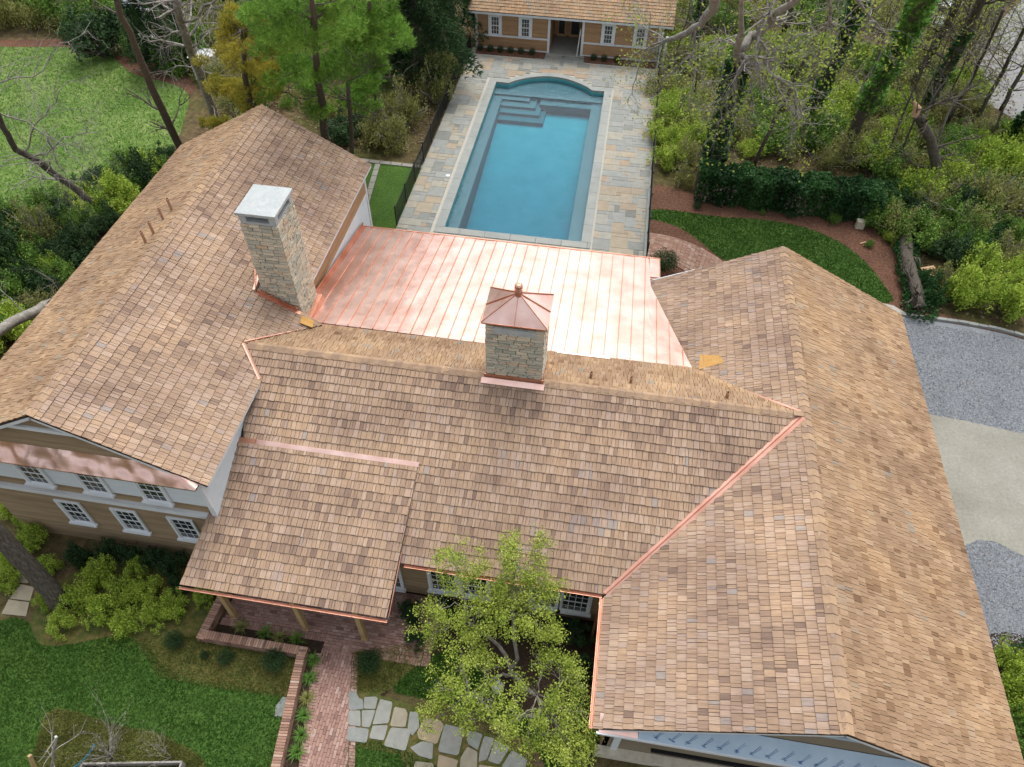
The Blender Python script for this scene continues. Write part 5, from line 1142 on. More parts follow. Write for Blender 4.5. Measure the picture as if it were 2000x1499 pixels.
def ivy_on(e, pts, r0, r1, n, seed, mat='leaf_ivy', size=.09):
    rn = np.random.RandomState(seed); P = np.array(pts, float); seg = np.linalg.norm(np.diff(P, axis=0), axis=1); cum = np.concatenate([[0], np.cumsum(seg)])
    s_ = rn.uniform(0, cum[-1], n); C = np.stack([np.interp(s_, cum, P[:, i]) for i in range(3)], 1); d = unit(rn.normal(size=(n, 3))*np.array([1, 1, .15]))
    R_ = (r0+(r1-r0)*s_/cum[-1])*rn.uniform(.75, 1.15, n)*(1+.25*np.sin(s_*2.3)*np.cos(s_*5.1+1)); Q = C+d*R_[:, None]
    tt = np.clip(.45+.3*np.sin(s_*4+d[:, 0]*2)+rn.normal(0, .18, n), 0, 1); V, F, T = leaf_geo(Q, size, tt, .3, .75, rn)
    link_mesh('ivy', raw_mesh('ivy', V-np.array(e.location), F, T, mat), e)

# ---- the two-stemmed young tree in front of the main range
TB = Vector((-0.94,8.06,0.00)); rs_ = random.Random(5)
CR = [(*(-3.17,9.83,4.30), .34), (*(-2.46,9.72,4.10), .36), (*(-1.36,9.98,4.90), .36), (*(-0.60,10.11,4.80), .32), (*(-0.68,9.54,4.40), .46), (*(-1.72,9.27,4.10), .40), (*(-2.68,9.25,3.80), .42), (*(-0.05,9.43,4.00), .32), (*(-1.22,9.59,4.60), .30),
      (*(-3.46,8.46,3.30), .36), (*(-2.66,8.28,3.30), .44), (*(-1.78,8.50,3.50), .44), (*(-0.82,8.61,3.60), .46), (*(-0.04,8.48,3.30), .40), (*(-3.45,7.93,2.90), .34), (*(-2.14,7.95,3.00), .38), (*(-1.18,8.97,3.90), .40), (*(-0.43,8.98,3.80), .36),
      (*(-2.37,7.20,2.90), .36), (*(-2.69,6.56,2.70), .36), (*(-1.73,7.34,2.80), .32), (*(-1.86,6.46,2.80), .42), (*(-0.00,7.74,2.90), .38), (*(0.70,7.45,2.80), .44), (*(0.34,6.71,2.90), .44), (*(1.10,6.58,2.60), .42), (*(-0.01,6.11,2.90), .36), (*(-0.69,5.96,2.80), .36),
      (*(-1.24,6.24,2.70), .34), (*(-2.96,6.19,2.40), .30), (*(0.66,5.97,2.60), .42), (*(1.27,5.82,2.30), .38), (*(0.45,5.46,2.40), .38), (*(1.11,5.36,2.20), .34), (*(-3.01,5.71,2.10), .16), (*(-2.03,5.79,2.40), .26), (*(-0.55,6.95,2.60), .26), (*(-0.20,5.64,2.30), .24), (*(-0.83,5.54,2.30), .18)]
e = empty('young_tree', TB, 'young multi-stemmed tree in fresh yellow-green leaf in front of the main windows', 'tree')
mb = MB(); stems = [[TB, TB+Vector((.05, .15, 1.3)), Vector((-1.15,9.07,2.60)), Vector((-1.23,9.72,4.00)), Vector((-1.22,10.06,4.80))], [TB+Vector((-.06, .03, .1)), TB+Vector((-.5, .5, 1.2)), Vector((-2.46,8.53,2.80)), Vector((-2.80,9.46,4.00))],
    [TB+Vector((.02, -.05, .6)), TB+Vector((.2, -.5, 1.5)), Vector((0.09,6.59,2.50))], [TB+Vector((-.02, -.05, .7)), TB+Vector((-.3, -.5, 1.6)), Vector((-1.93,6.40,2.50))]]
sp = [limb(mb, s_, .075, .02, 8, .03, rs_) for s_ in stems]; mb.build('trunk', 'bark_pale', e, smooth=True)
bb = MB(); allp = [p for s_ in sp for p in s_[3:]]
for c in CR:
    c_ = Vector(c[:3]); st = min(allp, key=lambda p: (p-c_).length+(.8 if p.z > c_.z else 0)); mid = st.lerp(c_, .5)+Vector((0, 0, .12)); limb(bb, [st, mid, c_], .022, .008, 5, .03, rs_)
    for k in range(6): twigs(bb, mid.lerp(c_, rs_.uniform(.3, 1)), (rs_.gauss(0, 1), rs_.gauss(0, 1), rs_.gauss(.2, .7)), c[3]*1.2, .007, 1, rs_)
bb.build('branches', 'bark_pale', e, smooth=True)
rn = np.random.RandomState(8); lumps = []
for c in CR:
    for k in range(10): d = rn.normal(size=3)*c[3]*.62; lumps.append((c[0]+d[0], c[1]+d[1], c[2]+d[2]*.8, c[3]*.40, c[3]*.40, c[3]*.32))
P, t_, d = lump_pts(36000, lumps, rn, .1, .26); P += rn.normal(size=P.shape)*.10; V, F, T = leaf_geo(P, .029, t_, .6, .72, rn)
link_mesh('leaves', raw_mesh('leaves', V-np.array(TB), F, T, 'leaf_tree'), e)
b_ = MB(); b_.lathe((-1.38,7.62,-0.00), [(.12, 0), (.19, .12), (.21, .3), (.15, .44), (.05, .5)], 7); o = b_.build('upright_stone', 'rock', smooth=False); tag(o, 'pale upright stone standing below the young tree', 'stone')

# ---- bottom left: thick leaning trunk, timber, hose, dry stems
e = tree('leaning_tree', 'thick rough-barked trunk leaning out of the frame at the lower left', 'tree', [([(-16.52,7.98,-0.10), (-16.46,8.00,0.30), (-16.70,8.23,2.20), (-16.90,8.38,4.20), (-17.44,8.63,7.50)], .34, .24)], nb=0)
b_ = MB(); p = Vector((-13.01,3.47,0.25)); q2 = Vector((-10.17,3.98,0.25)); b_.bar(p, q2, .05, .32); r2 = p+Vector((0, -.9, 0)); 
o = empty('raised_planter', p, 'weathered grey timber edge of a raised planter at the bottom left', 'planter'); b_.build('long_board', 'bark_pale', o)
for a_ in (p, q2): b_ = MB(); b_.bar(a_, a_+Vector((0, -1.1, 0)), .05, .32); b_.build('end_board', 'bark_pale', o)
b_ = MB(); b_.bar(p+Vector((0, -1.1, 0)), q2+Vector((0, -1.1, 0)), .05, .32); b_.build('long_board', 'bark_pale', o)
b_ = MB(); b_.box(p.x, q2.x, p.y-1.05, p.y-.05, .05, .3); b_.build('soil', 'soil', o)
b_ = MB(); b_.bar(Vector((-14.40,3.06,-0.00)), Vector((-14.34,3.35,0.90)), .09, .09); o = b_.build('timber_stake', 'post'); tag(o, 'sawn timber stake leaning at the bottom left corner', 'stake')
M['hose'] = plain('blue_hose', (.02, .17, .24), .45)
b_ = MB(); limb(b_, [(-13.46,3.28,0.10), (-13.18,3.47,0.25), (-12.94,3.70,0.45), (-12.73,3.94,0.75)], .025, .025, 8, .0, sub=2); o = b_.build('garden_hose', 'hose', smooth=True); tag(o, 'curved teal pipe rising from the rough grass', 'pipe')
e = tree('sapling', 'cut grey sapling stem with a pale sawn top near the timber stake', 'sapling', [([(-14.03,3.14,0.00), (-13.82,3.45,0.60), (-13.50,3.83,1.50)], .05, .035)], 'bark_pale', depth=1, seed=4, nb=5, blen=.8)
b_ = MB(); b_.lathe((-13.50,3.83,1.49), [(.037, 0), (.03, .05)], 8); b_.build('sawn_top', 'white', e)
for (px_, s1, lb) in (((-12.45,3.80,0.10), 31, 'dry many-stemmed weed standing over the raised planter'), ((-10.65,4.09,0.10), 33, 'thin dry weed at the right end of the raised planter')):
    rs_ = random.Random(s1); e = empty('dry_weed', px_, lb, 'plant'); bb = MB(); tips = []
    for k in range(16 if s1 == 31 else 5): twigs(bb, Vector(px_), (rs_.gauss(.1, .35), rs_.gauss(.2, .35), 1), rs_.uniform(.6, 1.15), .012, 2, rs_, 0, .5, tips)
    bb.build('stems', 'bark_pale', e); T_ = np.array([tuple(t_) for t_ in tips]); rn = np.random.RandomState(s1); n = 260 if s1 == 31 else 60; P = T_[rn.choice(len(T_), n)]+rn.normal(size=(n, 3))*.03
    V, F, T = leaf_geo(P-np.array(px_), .018, rn.uniform(.3, 1, n), .4, .8, rn); link_mesh('seed_heads', raw_mesh('seed_heads', V, F, T, 'twig'), e)

# ---- left side: limb tree over the neighbour's lawn, pale fallen trunk, shrubs
LT = [(-26.54,28.87,0.00), (-26.21,28.21,0.90), (-26.91,27.70,2.40), (-27.21,27.06,4.00), (-27.24,26.25,5.20), (-26.72,25.79,6.60), (-26.04,25.31,8.80)]
tree('bare_tree', 'bare dark limbed tree leaning left over the neighbouring lawn', 'tree', [(LT, .20, .11)], branches=[
    ([(-27.21,27.06,4.00), (-28.23,27.36,4.20), (-26.81,27.54,5.60), (-25.81,27.67,6.60), (-24.79,28.39,7.60)], .06, .015), ([(-27.27,26.85,4.40), (-26.50,27.47,4.60), (-25.23,27.60,5.20), (-23.77,27.63,5.60)], .05, .012),
    ([(-27.00,26.26,7.00), (-26.34,26.66,6.40), (-25.66,26.93,5.60), (-24.32,26.32,5.00), (-23.13,25.68,4.60)], .04, .01), ([(-26.98,27.09,8.00), (-25.99,27.84,8.00), (-24.67,28.91,9.00), (-23.56,29.51,9.50)], .04, .01), ([(-25.92,27.01,5.60), (-26.04,26.98,4.40), (-25.91,26.90,3.20)], .045, .02)], mat='bark', depth=4, seed=12, nb=6, blen=2.2, bmat='bark_pale')
tree('bare_tree', 'pale grey trunk with bare twigs lying across the left edge beside the roof', 'tree', [([(-24.28,22.08,0.40), (-23.79,20.51,1.30), (-23.49,19.01,2.20), (-23.04,17.05,3.20), (-22.91,15.04,4.00)], .24, .2)], 'bark_pale', branches=[([(-23.66,20.25,1.50), (-23.13,20.44,2.20), (-23.09,20.51,2.80)], .03, .01), ([(-23.22,18.75,2.40), (-23.74,18.80,3.00), (-24.26,19.06,3.40)], .03, .01)], depth=2, seed=15, blen=1.0)
tree('dark_trunk_tree', 'tall straight dark trunk rising beside the left wing ridge', 'tree', [([(-23.21,32.38,0.00), (-22.47,31.29,2.80), (-20.12,27.75,8.00), (-17.95,24.58,11.50), (-14.24,19.52,15.50)], .24, .085)], nb=5, depth=3, seed=16, blen=1.5)
tree('twiggy_tree', 'bare brown tree with a tangle of pale twigs near the top left', 'tree', [([(-24.64,38.71,0.00), (-23.40,36.78,3.40), (-21.78,34.07,6.80), (-20.60,32.06,9.00), (-19.00,29.85,11.00)], .26, .16)], 'bark_pale', branches=[
    ([(-21.23,33.12,7.90), (-21.45,32.48,8.40), (-21.81,32.22,8.00)], .06, .02), ([(-21.78,34.07,6.80), (-19.67,32.82,8.40), (-18.09,32.54,9.00)], .05, .02), ([(-20.60,32.06,9.00), (-18.59,31.15,10.20), (-17.21,30.73,11.00)], .07, .04), ([(-22.87,35.94,4.60), (-21.31,35.23,4.80), (-19.93,34.96,5.20)], .04, .015), ([(-22.78,35.72,5.00), (-23.23,34.80,5.40), (-24.15,34.18,5.20)], .04, .01),
    ([(-24.00,37.66,1.80), (-22.76,36.02,1.20), (-21.41,36.48,2.20)], .03, .01)], depth=3, seed=18, nb=14, blen=1.7)
def scatter(poly, n, kinds, rr, label, cat, group, seed, mind=.9, hf=1.4, name='shrub', avoid=(), stuff=False):
    acc = {}
    rs = random.Random(seed); x0, x1 = min(p[0] for p in poly), max(p[0] for p in poly); y0, y1 = min(p[1] for p in poly), max(p[1] for p in poly); pts = []; tr_ = 0
    while len(pts) < n and tr_ < 6000:
        tr_ += 1; x, y = rs.uniform(x0, x1), rs.uniform(y0, y1)
        if not inpoly(x, y, poly) or not inframe((x, y, 1), 60) or any((x-a)**2+(y-b)**2 < mind**2 for a, b in pts) or any(inpoly(x, y, av) for av in avoid): continue
        pts.append((x, y)); r = rs.uniform(*rr)
        hh = r*hf*rs.uniform(.7, 1.2); kd = rs.choice(kinds); tt_ = rs.uniform(-.18, .18)
        kl = {'olive': 'olive', 'lime': 'lime', 'mid': 'leafy mid-green', 'dark': 'dark evergreen', 'ivy': 'ivy-covered', 'bright': 'bright lime'}[kd]
        if not stuff: bush(x, y, r, hh, kd, kl+' '+label, cat, kl+' '+group, name, tint=tt_); continue
        me = bush_proto(kd, rs.randrange(3))[0]; nv = len(me.vertices); co = np.empty(nv*3, np.float32); me.vertices.foreach_get('co', co); co = co.reshape(-1, 3); ti = np.empty(len(me.polygons), np.float32); me.attributes['tint'].data.foreach_get('value', ti)
        a = rs.uniform(0, 6.28); co = np.stack([(co[:, 0]*math.cos(a)-co[:, 1]*math.sin(a))*r+x, (co[:, 0]*math.sin(a)+co[:, 1]*math.cos(a))*r+y, co[:, 2]*hh], 1)
        acc.setdefault(me.materials[0].name, []).append((co, ti+tt_, [k for k, v in M.items() if v == me.materials[0]][0]))
    if stuff:
        host = None
        for kk, l in acc.items():
            V = np.concatenate([c for c, _t, _m in l]); o = link_mesh(name, raw_mesh(name, V, np.arange(len(V)).reshape(-1, 4), np.concatenate([t_ for _c, t_, _m in l]), l[0][2]), kind='stuff'); o['label'] = label
scatter([(-31.93,25.99),(-30.22,27.85),(-28.85,29.02),(-26.63,32.13),(-25.17,34.52),(-25.03,31.40),(-25.13,27.62),(-25.15,23.69),(-25.31,20.06),(-26.03,17.37)], 64, ['mid', 'mid', 'olive', 'dark', 'dark', 'lime'], (.7, 1.35), 'shrub in the tangle between the neighbouring lawn and the left wing', 'shrub', 'shrubs along the far side of the left wing', 41, .85)
scatter([(-51.90,53.88),(-32.18,57.67),(-28.27,45.22),(-29.26,43.56),(-32.03,45.28),(-34.81,46.96),(-37.23,47.82),(-39.55,48.40),(-46.99,46.83)], 60, ['olive', 'dark', 'mid', 'olive'], (1.2, 2.3), 'shrubby growth beyond the neighbouring lawn', 'shrub', 'shrubs beyond the neighbouring lawn', 42, 1.6, name='undergrowth', stuff=True, avoid=([(-43.94,61.99),(-38.65,63.03),(-31.17,47.40),(-35.57,46.58)],))
tree_e = bush(*(-35.53,45.22,1.00)[:2], 2.4, 3.2, 'dark', 'rounded dark evergreen at the top corner of the neighbouring lawn', 'shrub')
# conifers beyond the lawn, white neighbour house roof
def conifer(loc, h, r, label, seed, mat='leaf_dark', n=5200, name='conifer', needle=.30, layered=True):
    rn = np.random.RandomState(seed); e = empty(name, loc, label, 'tree'); mb = MB(); mb.tube([Vector(loc)-Vector((0, 0, .1)), Vector(loc)+Vector((0, 0, h*.95))], [r*.09+.08, .03], 8); mb.build('trunk', 'bark', e, smooth=True)
    z = rn.uniform(0.08, 1, n)**.8; lay = np.sin(z*h*4.2)*.12 if layered else 0; a = rn.uniform(0, 6.283, n); lob = 1+.22*np.sin(a*3+z*9)+.15*np.sin(a*7+z*17); R_ = r*(1-z)**.75*lob*(rn.uniform(.45, 1, n)**.5)+.05
    P = np.stack([np.cos(a)*R_, np.sin(a)*R_, z*h+lay-R_*.12], 1); D = np.stack([np.cos(a), np.sin(a), np.full(n, .15)], 1)
    t_ = np.clip(.3+.35*R_/r+.25*np.sin(a*5+z*23)+rn.normal(0, .12, n), 0, 1); V, F, T = needle_geo(P, D, needle, needle*.10, 5, t_, rn, .55)
    link_mesh('foliage', raw_mesh('foliage', V, F, T, mat), e); return e
conifer((-30.55,44.94,-0.00), 8.5, 2.4, 'tall dark conifer right of the grey neighbouring roof', 51)
conifer((-39.30,51.92,0.00), 6.5, 2.2, 'bright green conifer at the top left beside the grey roof', 52, 'leaf_pine')
nh = empty('neighbour_house', (-36.31,52.95,0.00), 'neighbouring house with a pale grey roof at the top left', 'house')
M['grey_roof'] = noise_mat('grey_shingles', [(.3, (.24, .26, .29)), (.7, (.34, .36, .39))], 2, .85, stretch=(1, 1, 4))
hx0, hx1, hy = (-36.81,50.00,0.42)[0], (-32.62,50.00,0.75)[0], 50.0
q = MB(); q.box(hx0+.3, hx1-.3, hy, hy+7, 0, 1.6); q.build('wall', 'white_board', nh)
q = MB(); q.add([(hx0, hy-.4, 1.55), (hx1, hy-.4, 1.55), (hx1, hy+3.5, 3.5), (hx0, hy+3.5, 3.5), (hx0, hy+7.4, 1.55), (hx1, hy+7.4, 1.55)], [(0, 1, 2, 3), (3, 2, 5, 4)]); q.build('roof', 'grey_roof', nh)
q = MB(); q.bar((hx0, hy-.42, 1.5), (hx1, hy-.42, 1.5), .08, .14); q.build('gutter', 'white', nh)
# half hidden white panelled bin shelter and white garden bench by the lawn border
sh_ = empty('garden_shed', (-27.65,43.86,-0.00), 'small white panelled shed half hidden behind the twiggy tree', 'shed'); x, y, z_ = (-27.34,43.34,0.00)
q = MB(); q.box(x-.7, x+.7, y, y+1.2, 0, 1.5); q.build('wall', 'white', sh_)
for k in range(6): q = MB(); q.box(x-.78+k*.26, x-.54+k*.26, y-.1, y+1.3, 1.5+.01*(k % 2), 1.54+.01*(k % 2)); q.build('roof_panel', 'white', sh_)
q = MB(); q.box(x-.35, x+.35, y-.03, y-.002, .05, 1.3); q.build('door', 'dark', sh_)
tb_ = empty('garden_table', (-33.82,47.15,0.00), 'small white garden table on the mulch beside the tall dark trunk', 'table'); x, y, z_ = (-33.67,47.01,0.00)
q = MB(); q.box(x-.9, x+.9, y-.5, y+.5, .70, .76); q.build('table_top', 'white', tb_)
for sx, sy in ((-.8, -.4), (.8, -.4), (.8, .4), (-.8, .4)): q = MB(); q.box(x+sx-.04, x+sx+.04, y+sy-.04, y+sy+.04, 0, .7); q.build('leg', 'white', tb_)

# ---- pines and evergreens left of the pool
def pine(loc, trunk, puffs, label, seed, mat, n=7000, needle=.26, group=None, name='pine_tree', kind='needle', bare=4):
    rn = np.random.RandomState(seed); rs = random.Random(seed); e = empty(name, loc, label, 'tree', group); mb = MB(); tp = limb(mb, trunk, .26, .08, 8, .05, rs); mb.build('trunk', 'bark', e, smooth=True); bb = MB(); lumps = []
    for c in puffs:
        c_ = Vector(c[:3]); st = min(tp, key=lambda p: (p-c_).length+max(0, p.z-c_.z+.4)*1.5); limb(bb, [st, st.lerp(c_, .55)+Vector((0, 0, -.1)), c_], .06, .02, 5, .06, rs)
        for k in range(5): twigs(bb, st.lerp(c_, rs.uniform(.5, 1)), (rs.gauss(0, 1), rs.gauss(0, 1), rs.gauss(.1, .4)), c[3], .02, 1, rs)
        for k in range(9): d = rn.normal(size=3)*c[3]*.5*np.array([1, 1, .55]); lumps.append((c[0]+d[0], c[1]+d[1], c[2]+d[2], c[3]*.38, c[3]*.38, c[3]*.24))
    for _ in range(bare): a = rs.uniform(0, 6.28); twigs(bb, rs.choice(tp[2:]), (math.cos(a), math.sin(a), .2), 1.6, .03, 2, rs)
    bb.build('branches', 'bark', e, smooth=True); P, t_, d = lump_pts(n, lumps, rn, .15, .12); D = unit(d+np.array([0, 0, .8]))
    if kind == 'needle': V, F, T = needle_geo(P, D, needle, needle*.06, 8, t_, rn, .6)
    else: V, F, T = leaf_geo(P, needle, t_, .5, .5, rn)
    link_mesh('foliage', raw_mesh('foliage', V-np.array(loc), F, T, mat), e); return e
pine((-20.71,35.60,-0.00), [(-20.71,35.60,-0.00), (-19.84,34.43,2.40), (-18.30,32.52,6.40), (-16.37,29.70,10.00)], [(*(-16.73,30.80,9.50), 1.1), (*(-17.37,32.31,7.60), 1.3), (*(-18.88,33.01,7.40), 1.1), (*(-16.87,32.60,8.00), 1.0), (*(-19.69,34.12,4.80), 1.1), (*(-18.71,34.24,4.40), 1.0), (*(-20.92,34.85,4.60), .9), (*(-17.20,30.83,10.00), .8), (*(-22.06,34.58,2.40), .8), (*(-18.22,33.36,6.00), 1.0)], 'yellow-tinged pine above the far end of the left wing', 61, 'leaf_yellow', 4600)
pine((-16.56,36.34,0.00), [(-16.56,36.34,0.00), (-15.68,34.67,3.00), (-14.34,32.03,7.00), (-12.37,28.11,11.00), (-10.61,24.57,14.00)], [(*(-14.44,30.06,10.00), 1.5), (*(-12.59,28.30,11.50), 1.6), (*(-12.52,30.38,9.80), 1.6), (*(-15.27,32.17,7.60), 1.5), (*(-13.68,31.94,7.60), 1.5), (*(-12.50,32.35,8.00), 1.5), (*(-17.12,33.53,5.20), 1.2), (*(-15.31,33.72,5.00), 1.3), (*(-11.22,30.25,10.60), 1.4), (*(-12.90,27.41,12.40), 1.4), (*(-11.07,27.48,12.60), 1.5), (*(-14.92,29.59,11.00), 1.1)], 'broad bright green pine left of the pool', 62, 'leaf_pine', 8200)
pine((-14.53,39.62,0.00), [(-14.53,39.62,0.00), (-13.48,37.32,3.60), (-11.90,33.53,8.00), (-10.16,28.96,12.00)], [(*(-13.28,34.53,5.60), 1.2), (*(-11.31,32.99,9.00), 1.2), (*(-13.92,35.12,4.40), 1.0), (*(-10.90,30.87,11.00), 1.2), (*(-12.16,34.58,7.00), 1.0)], 'slimmer bright pine nearest the pool fence', 63, 'leaf_pine', 3400)
conifer((-13.20,45.44,0.00), 12.5, 3.8, 'large dark layered evergreen behind the left pool fence', 64, 'leaf_dark', 11000, needle=.34)
conifer((-15.55,48.34,0.00), 12, 3.2, 'dark evergreen just beyond the layered one', 65, 'leaf_dark', 6000, needle=.34)
conifer((-12.28,51.75,0.00), 6.5, 2.5, 'small dark evergreen against the pool house corner', 66, 'leaf_dark', 4500, needle=.28)
for p, rr_, lb in (((-12.90,40.22), 1.5, 'airy olive shrub halfway along the left pool fence'), ((-11.66,43.32), 1.4, 'airy olive shrub further up the left pool fence'), ((-12.84,37.57), 1.2, 'airy pale shrub at the near end of the left pool fence'), ((-13.90,37.96), 1.1, 'loose shrub behind the back lawn edging'), ((-11.59,45.74), 1.2, 'yellow-green shrub against the far left pool fence')):
    bush(p[0], p[1], rr_, rr_*1.9, 'olive', lb, 'shrub')
scatter([(-21.91,33.23),(-21.01,39.68),(-16.74,36.87),(-14.94,37.20),(-12.99,36.98),(-11.72,40.74),(-11.41,46.85),(-12.53,53.83),(-21.47,58.71),(-32.16,56.66),(-26.20,40.66)], 46, ['olive', 'dark', 'olive', 'mid'], (.9, 1.8), 'undergrowth shrub among the pines left of the pool', 'shrub', 'undergrowth left of the pool', 43, 1.3, name='undergrowth', stuff=True)

# ---- hedge and right side
hd = empty('clipped_hedge', (*(4.95,35.58), 0), 'long dark ivy-like clipped hedge behind the pine straw bed', 'hedge')
hp, hq = Vector((4.9, 36.0, 0)), Vector((14.6, 35.6, 0)); n = 16000; rn = np.random.RandomState(71); u = rn.uniform(0, 1, n); face = rn.uniform(0, 1, n); Hh, Hd = 1.75, 1.5
wob = .10*np.sin(u*31)+.07*np.sin(u*73+1); X = hp.x+(hq.x-hp.x)*u; Yb = hp.y+(hq.y-hp.y)*u
zf = rn.uniform(.02, 1, n)*Hh*(1+wob*.6); Y = np.where(face < .5, Yb-Hd/2+wob+rn.normal(0, .05, n), np.where(face < .9, Yb+rn.uniform(-.5, .5, n)*Hd, Yb+Hd/2)); Z = np.where((face >= .5) & (face < .9), Hh*(1+wob*.6)+rn.normal(0, .05, n), zf)
P = np.stack([X, Y, Z], 1); tt = np.clip(.45+.35*np.sin(u*19+2)+rn.normal(0, .2, n), 0, 1); V, F, T = leaf_geo(P, .085, tt, .4, .7, rn); link_mesh('foliage', raw_mesh('foliage', V-np.array([hd.location.x, hd.location.y, 0]), F, T, 'leaf_ivy'), hd)
mk = (np.sin(X*1.3+.5)+.6*np.sin(X*3.7+Z*2)+.5*np.sin(X*8.1-Z*3) > .35) & (face < .5) & (Z < 1.35) & (rn.uniform(0, 1, n) < .30); Pd = P[mk]+np.array([0, -.06, 0]); V, F, T = leaf_geo(Pd, .06, rn.uniform(0, .7, len(Pd)), .2, .7, rn); link_mesh('dead_twigs', raw_mesh('dead_twigs', V-np.array([hd.location.x, hd.location.y, 0]), F, T, 'twig'), hd)
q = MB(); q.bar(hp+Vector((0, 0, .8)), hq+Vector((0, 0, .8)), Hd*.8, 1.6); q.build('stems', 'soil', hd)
scatter([(2.63,51.72),(6.59,54.05),(12.61,56.83),(17.48,55.27),(20.97,55.13),(23.15,51.07),(23.94,45.37),(25.41,42.22),(23.28,35.91),(19.49,34.36),(17.45,37.21),(15.92,37.93),(15.09,39.84),(5.21,39.58),(2.97,38.74)], 125, ['olive', 'lime', 'olive', 'lime', 'olive', 'mid'], (.8, 1.7), 'understorey shrub in the woods beyond the hedge', 'shrub', 'understorey shrubs in the woods right of the pool', 44, 1.25, 1.3)
scatter([(2.30,64.30),(27.82,69.21),(25.22,58.35),(18.15,59.61),(12.78,58.60),(6.67,57.45),(2.88,56.73)], 46, ['olive', 'olive', 'mid'], (1.2, 2.2), 'shrub at the far top of the woods', 'shrub', 'far understorey shrubs in the woods', 45, 2.0, 1.3, name='undergrowth', stuff=True, avoid=([(3.11,65.52),(6.23,65.06),(5.95,60.04),(4.00,58.29),(3.42,58.63)],))
scatter([(2.59,46.60),(5.09,46.39),(4.76,39.06),(3.00,37.41)], 9, ['bright', 'olive'], (.8, 1.3), 'shrub pressed against the right pool fence', 'shrub', 'bright shrubs beside the right pool fence', 46, 1.0)
scatter([(14.65,36.96),(17.45,37.21),(20.05,36.72),(21.92,34.79),(20.52,32.44),(17.66,31.94),(16.53,32.56),(14.79,34.42)], 26, ['dark', 'ivy', 'mid', 'olive'], (.7, 1.4), 'shrub in the tangle beyond the end of the hedge', 'shrub', 'dark shrubs beyond the hedge end', 47, .9)
for p, r, kd, lb in (((17.79,29.26), 1.35, 'bright', 'large bright lime shrub above the gravel court'), ((19.33,28.80), 1.3, 'bright', 'bright lime shrub at the right edge above the gravel court'), ((18.71,31.13), 1.2, 'bright', 'bright lime shrub behind the larger one above the gravel'), ((20.85,30.92), 1.1, 'lime', 'lime shrub cut by the right edge above the gravel'), ((17.18,30.28), .9, 'olive', 'olive shrub left of the bright ones above the gravel'),
        ((14.31,34.79), .8, 'mid', 'leafy mid green shrub at the right end of the hedge'), ((14.98,35.59), .8, 'mid', 'leafy shrub hiding the corner of the hedge'), ((16.18,28.98), .75, 'ivy', 'ivy mound at the near end of the mossy log'), ((16.04,30.08), .7, 'ivy', 'ivy mound beside the broken boards'), ((15.18,33.60), .55, 'lime', 'small yellow-green shrub left of the mossy log'),
        ((14.80,11.06), .7, 'bright', 'bright shrub in the lower right corner, upper one'), ((14.93,9.78), .9, 'bright', 'bright shrub in the lower right corner, middle one'), ((14.50,8.79), .8, 'mid', 'green shrub in the lower right corner, lowest one'), ((15.72,11.21), .8, 'dark', 'dark shrub at the lower right edge'), ((4.32,36.87), .8, 'olive', 'small olive shrub at the left end of the hedge')):
    bush(p[0], p[1], r, r*1.5, kd, lb, 'shrub')
sheet('corner_bed', [(14.57,12.06),(15.19,12.25),(16.83,12.26),(15.47,7.79),(13.95,7.55)], .02, 'soil')
# mossy log
lg = tree('fallen_log', 'mossy pale-flecked log lying along the edge of the pine straw bed', 'log', [([(15.78,34.02,0.50), (15.50,31.83,0.45), (15.40,29.51,0.40), (15.42,28.16,0.30)], .34, .28)], 'bark', nb=5, depth=2, seed=81, blen=1.0)
ivy_on(lg, [(15.84,34.16,0.40), (15.53,31.89,0.40), (15.47,29.64,0.30), (15.53,27.93,0.20)], .42, .62, 4200, 82, 'leaf_ivy', .07)
for k, (a_, c_, lb) in enumerate((((15.96,30.77,0.50), (16.57,30.95,0.60), 'broad orange splintered board beside the mossy log'), ((15.95,30.59,0.45), (16.55,30.32,0.50), 'long thin broken board beside the mossy log'), ((16.55,30.32,0.50), (16.60,30.10,0.40), 'short broken board end beside the mossy log'), ((13.50,32.99,0.05), (13.84,33.18,0.05), 'thin pale stick lying on the pine straw'))):
    b_ = MB(); b_.bar(Vector(a_), Vector(c_), (.22, .09, .08, .07)[k], .04); o = b_.build('broken_board', 'broken_wood'); tag(o, lb, 'board')
b_ = MB(); x, y, z_ = (13.65,34.44,0.00); b_.box(x-.2, x+.2, y-.15, y+.15, 0, .42); b_.box(x-.22, x+.22, y-.17, y+.17, .42, .46); o = b_.build('block_post', 'stone'); tag(o, 'small pale stone block standing in the pine straw', 'block')
# broken tree
BT = [(18.80,38.69,0.00), (18.34,38.77,0.90), (17.22,38.66,2.60), (15.88,38.25,4.20), (15.24,37.80,4.90)]
e = tree('broken_tree', 'snapped grey trunk with a raw orange splintered top in the woods', 'tree', [(BT, .30, .22)], 'bark', nb=9, depth=2, seed=84, blen=1.8)
b_ = MB(); t0 = Vector(BT[-1]); b_.tube([t0-Vector((0, 0, .15)), t0+Vector((-.05, .05, .25)), t0+Vector((-.35, .05, .6))], [.21, .2, .05], 7); b_.build('splintered_top', 'broken_wood', e)
# fallen brush
for k in range(26):
    rs_ = random.Random(900+k); px_ = Vector((rs_.uniform(14.5, 21), rs_.uniform(33.5, 42), 0)); e = empty('brush', px_, 'bare fallen brushwood in the tangle below the broken tree', 'brushwood', 'fallen brushwood below the broken tree'); bb = MB()
    for j in range(3): twigs(bb, px_, (rs_.gauss(0, 1), rs_.gauss(0, 1), rs_.uniform(.1, .8)), rs_.uniform(1.2, 3.0), .03, 2, rs_, .02, .7)
    bb.build('stems', 'bark_pale' if k % 3 else 'bark', e)
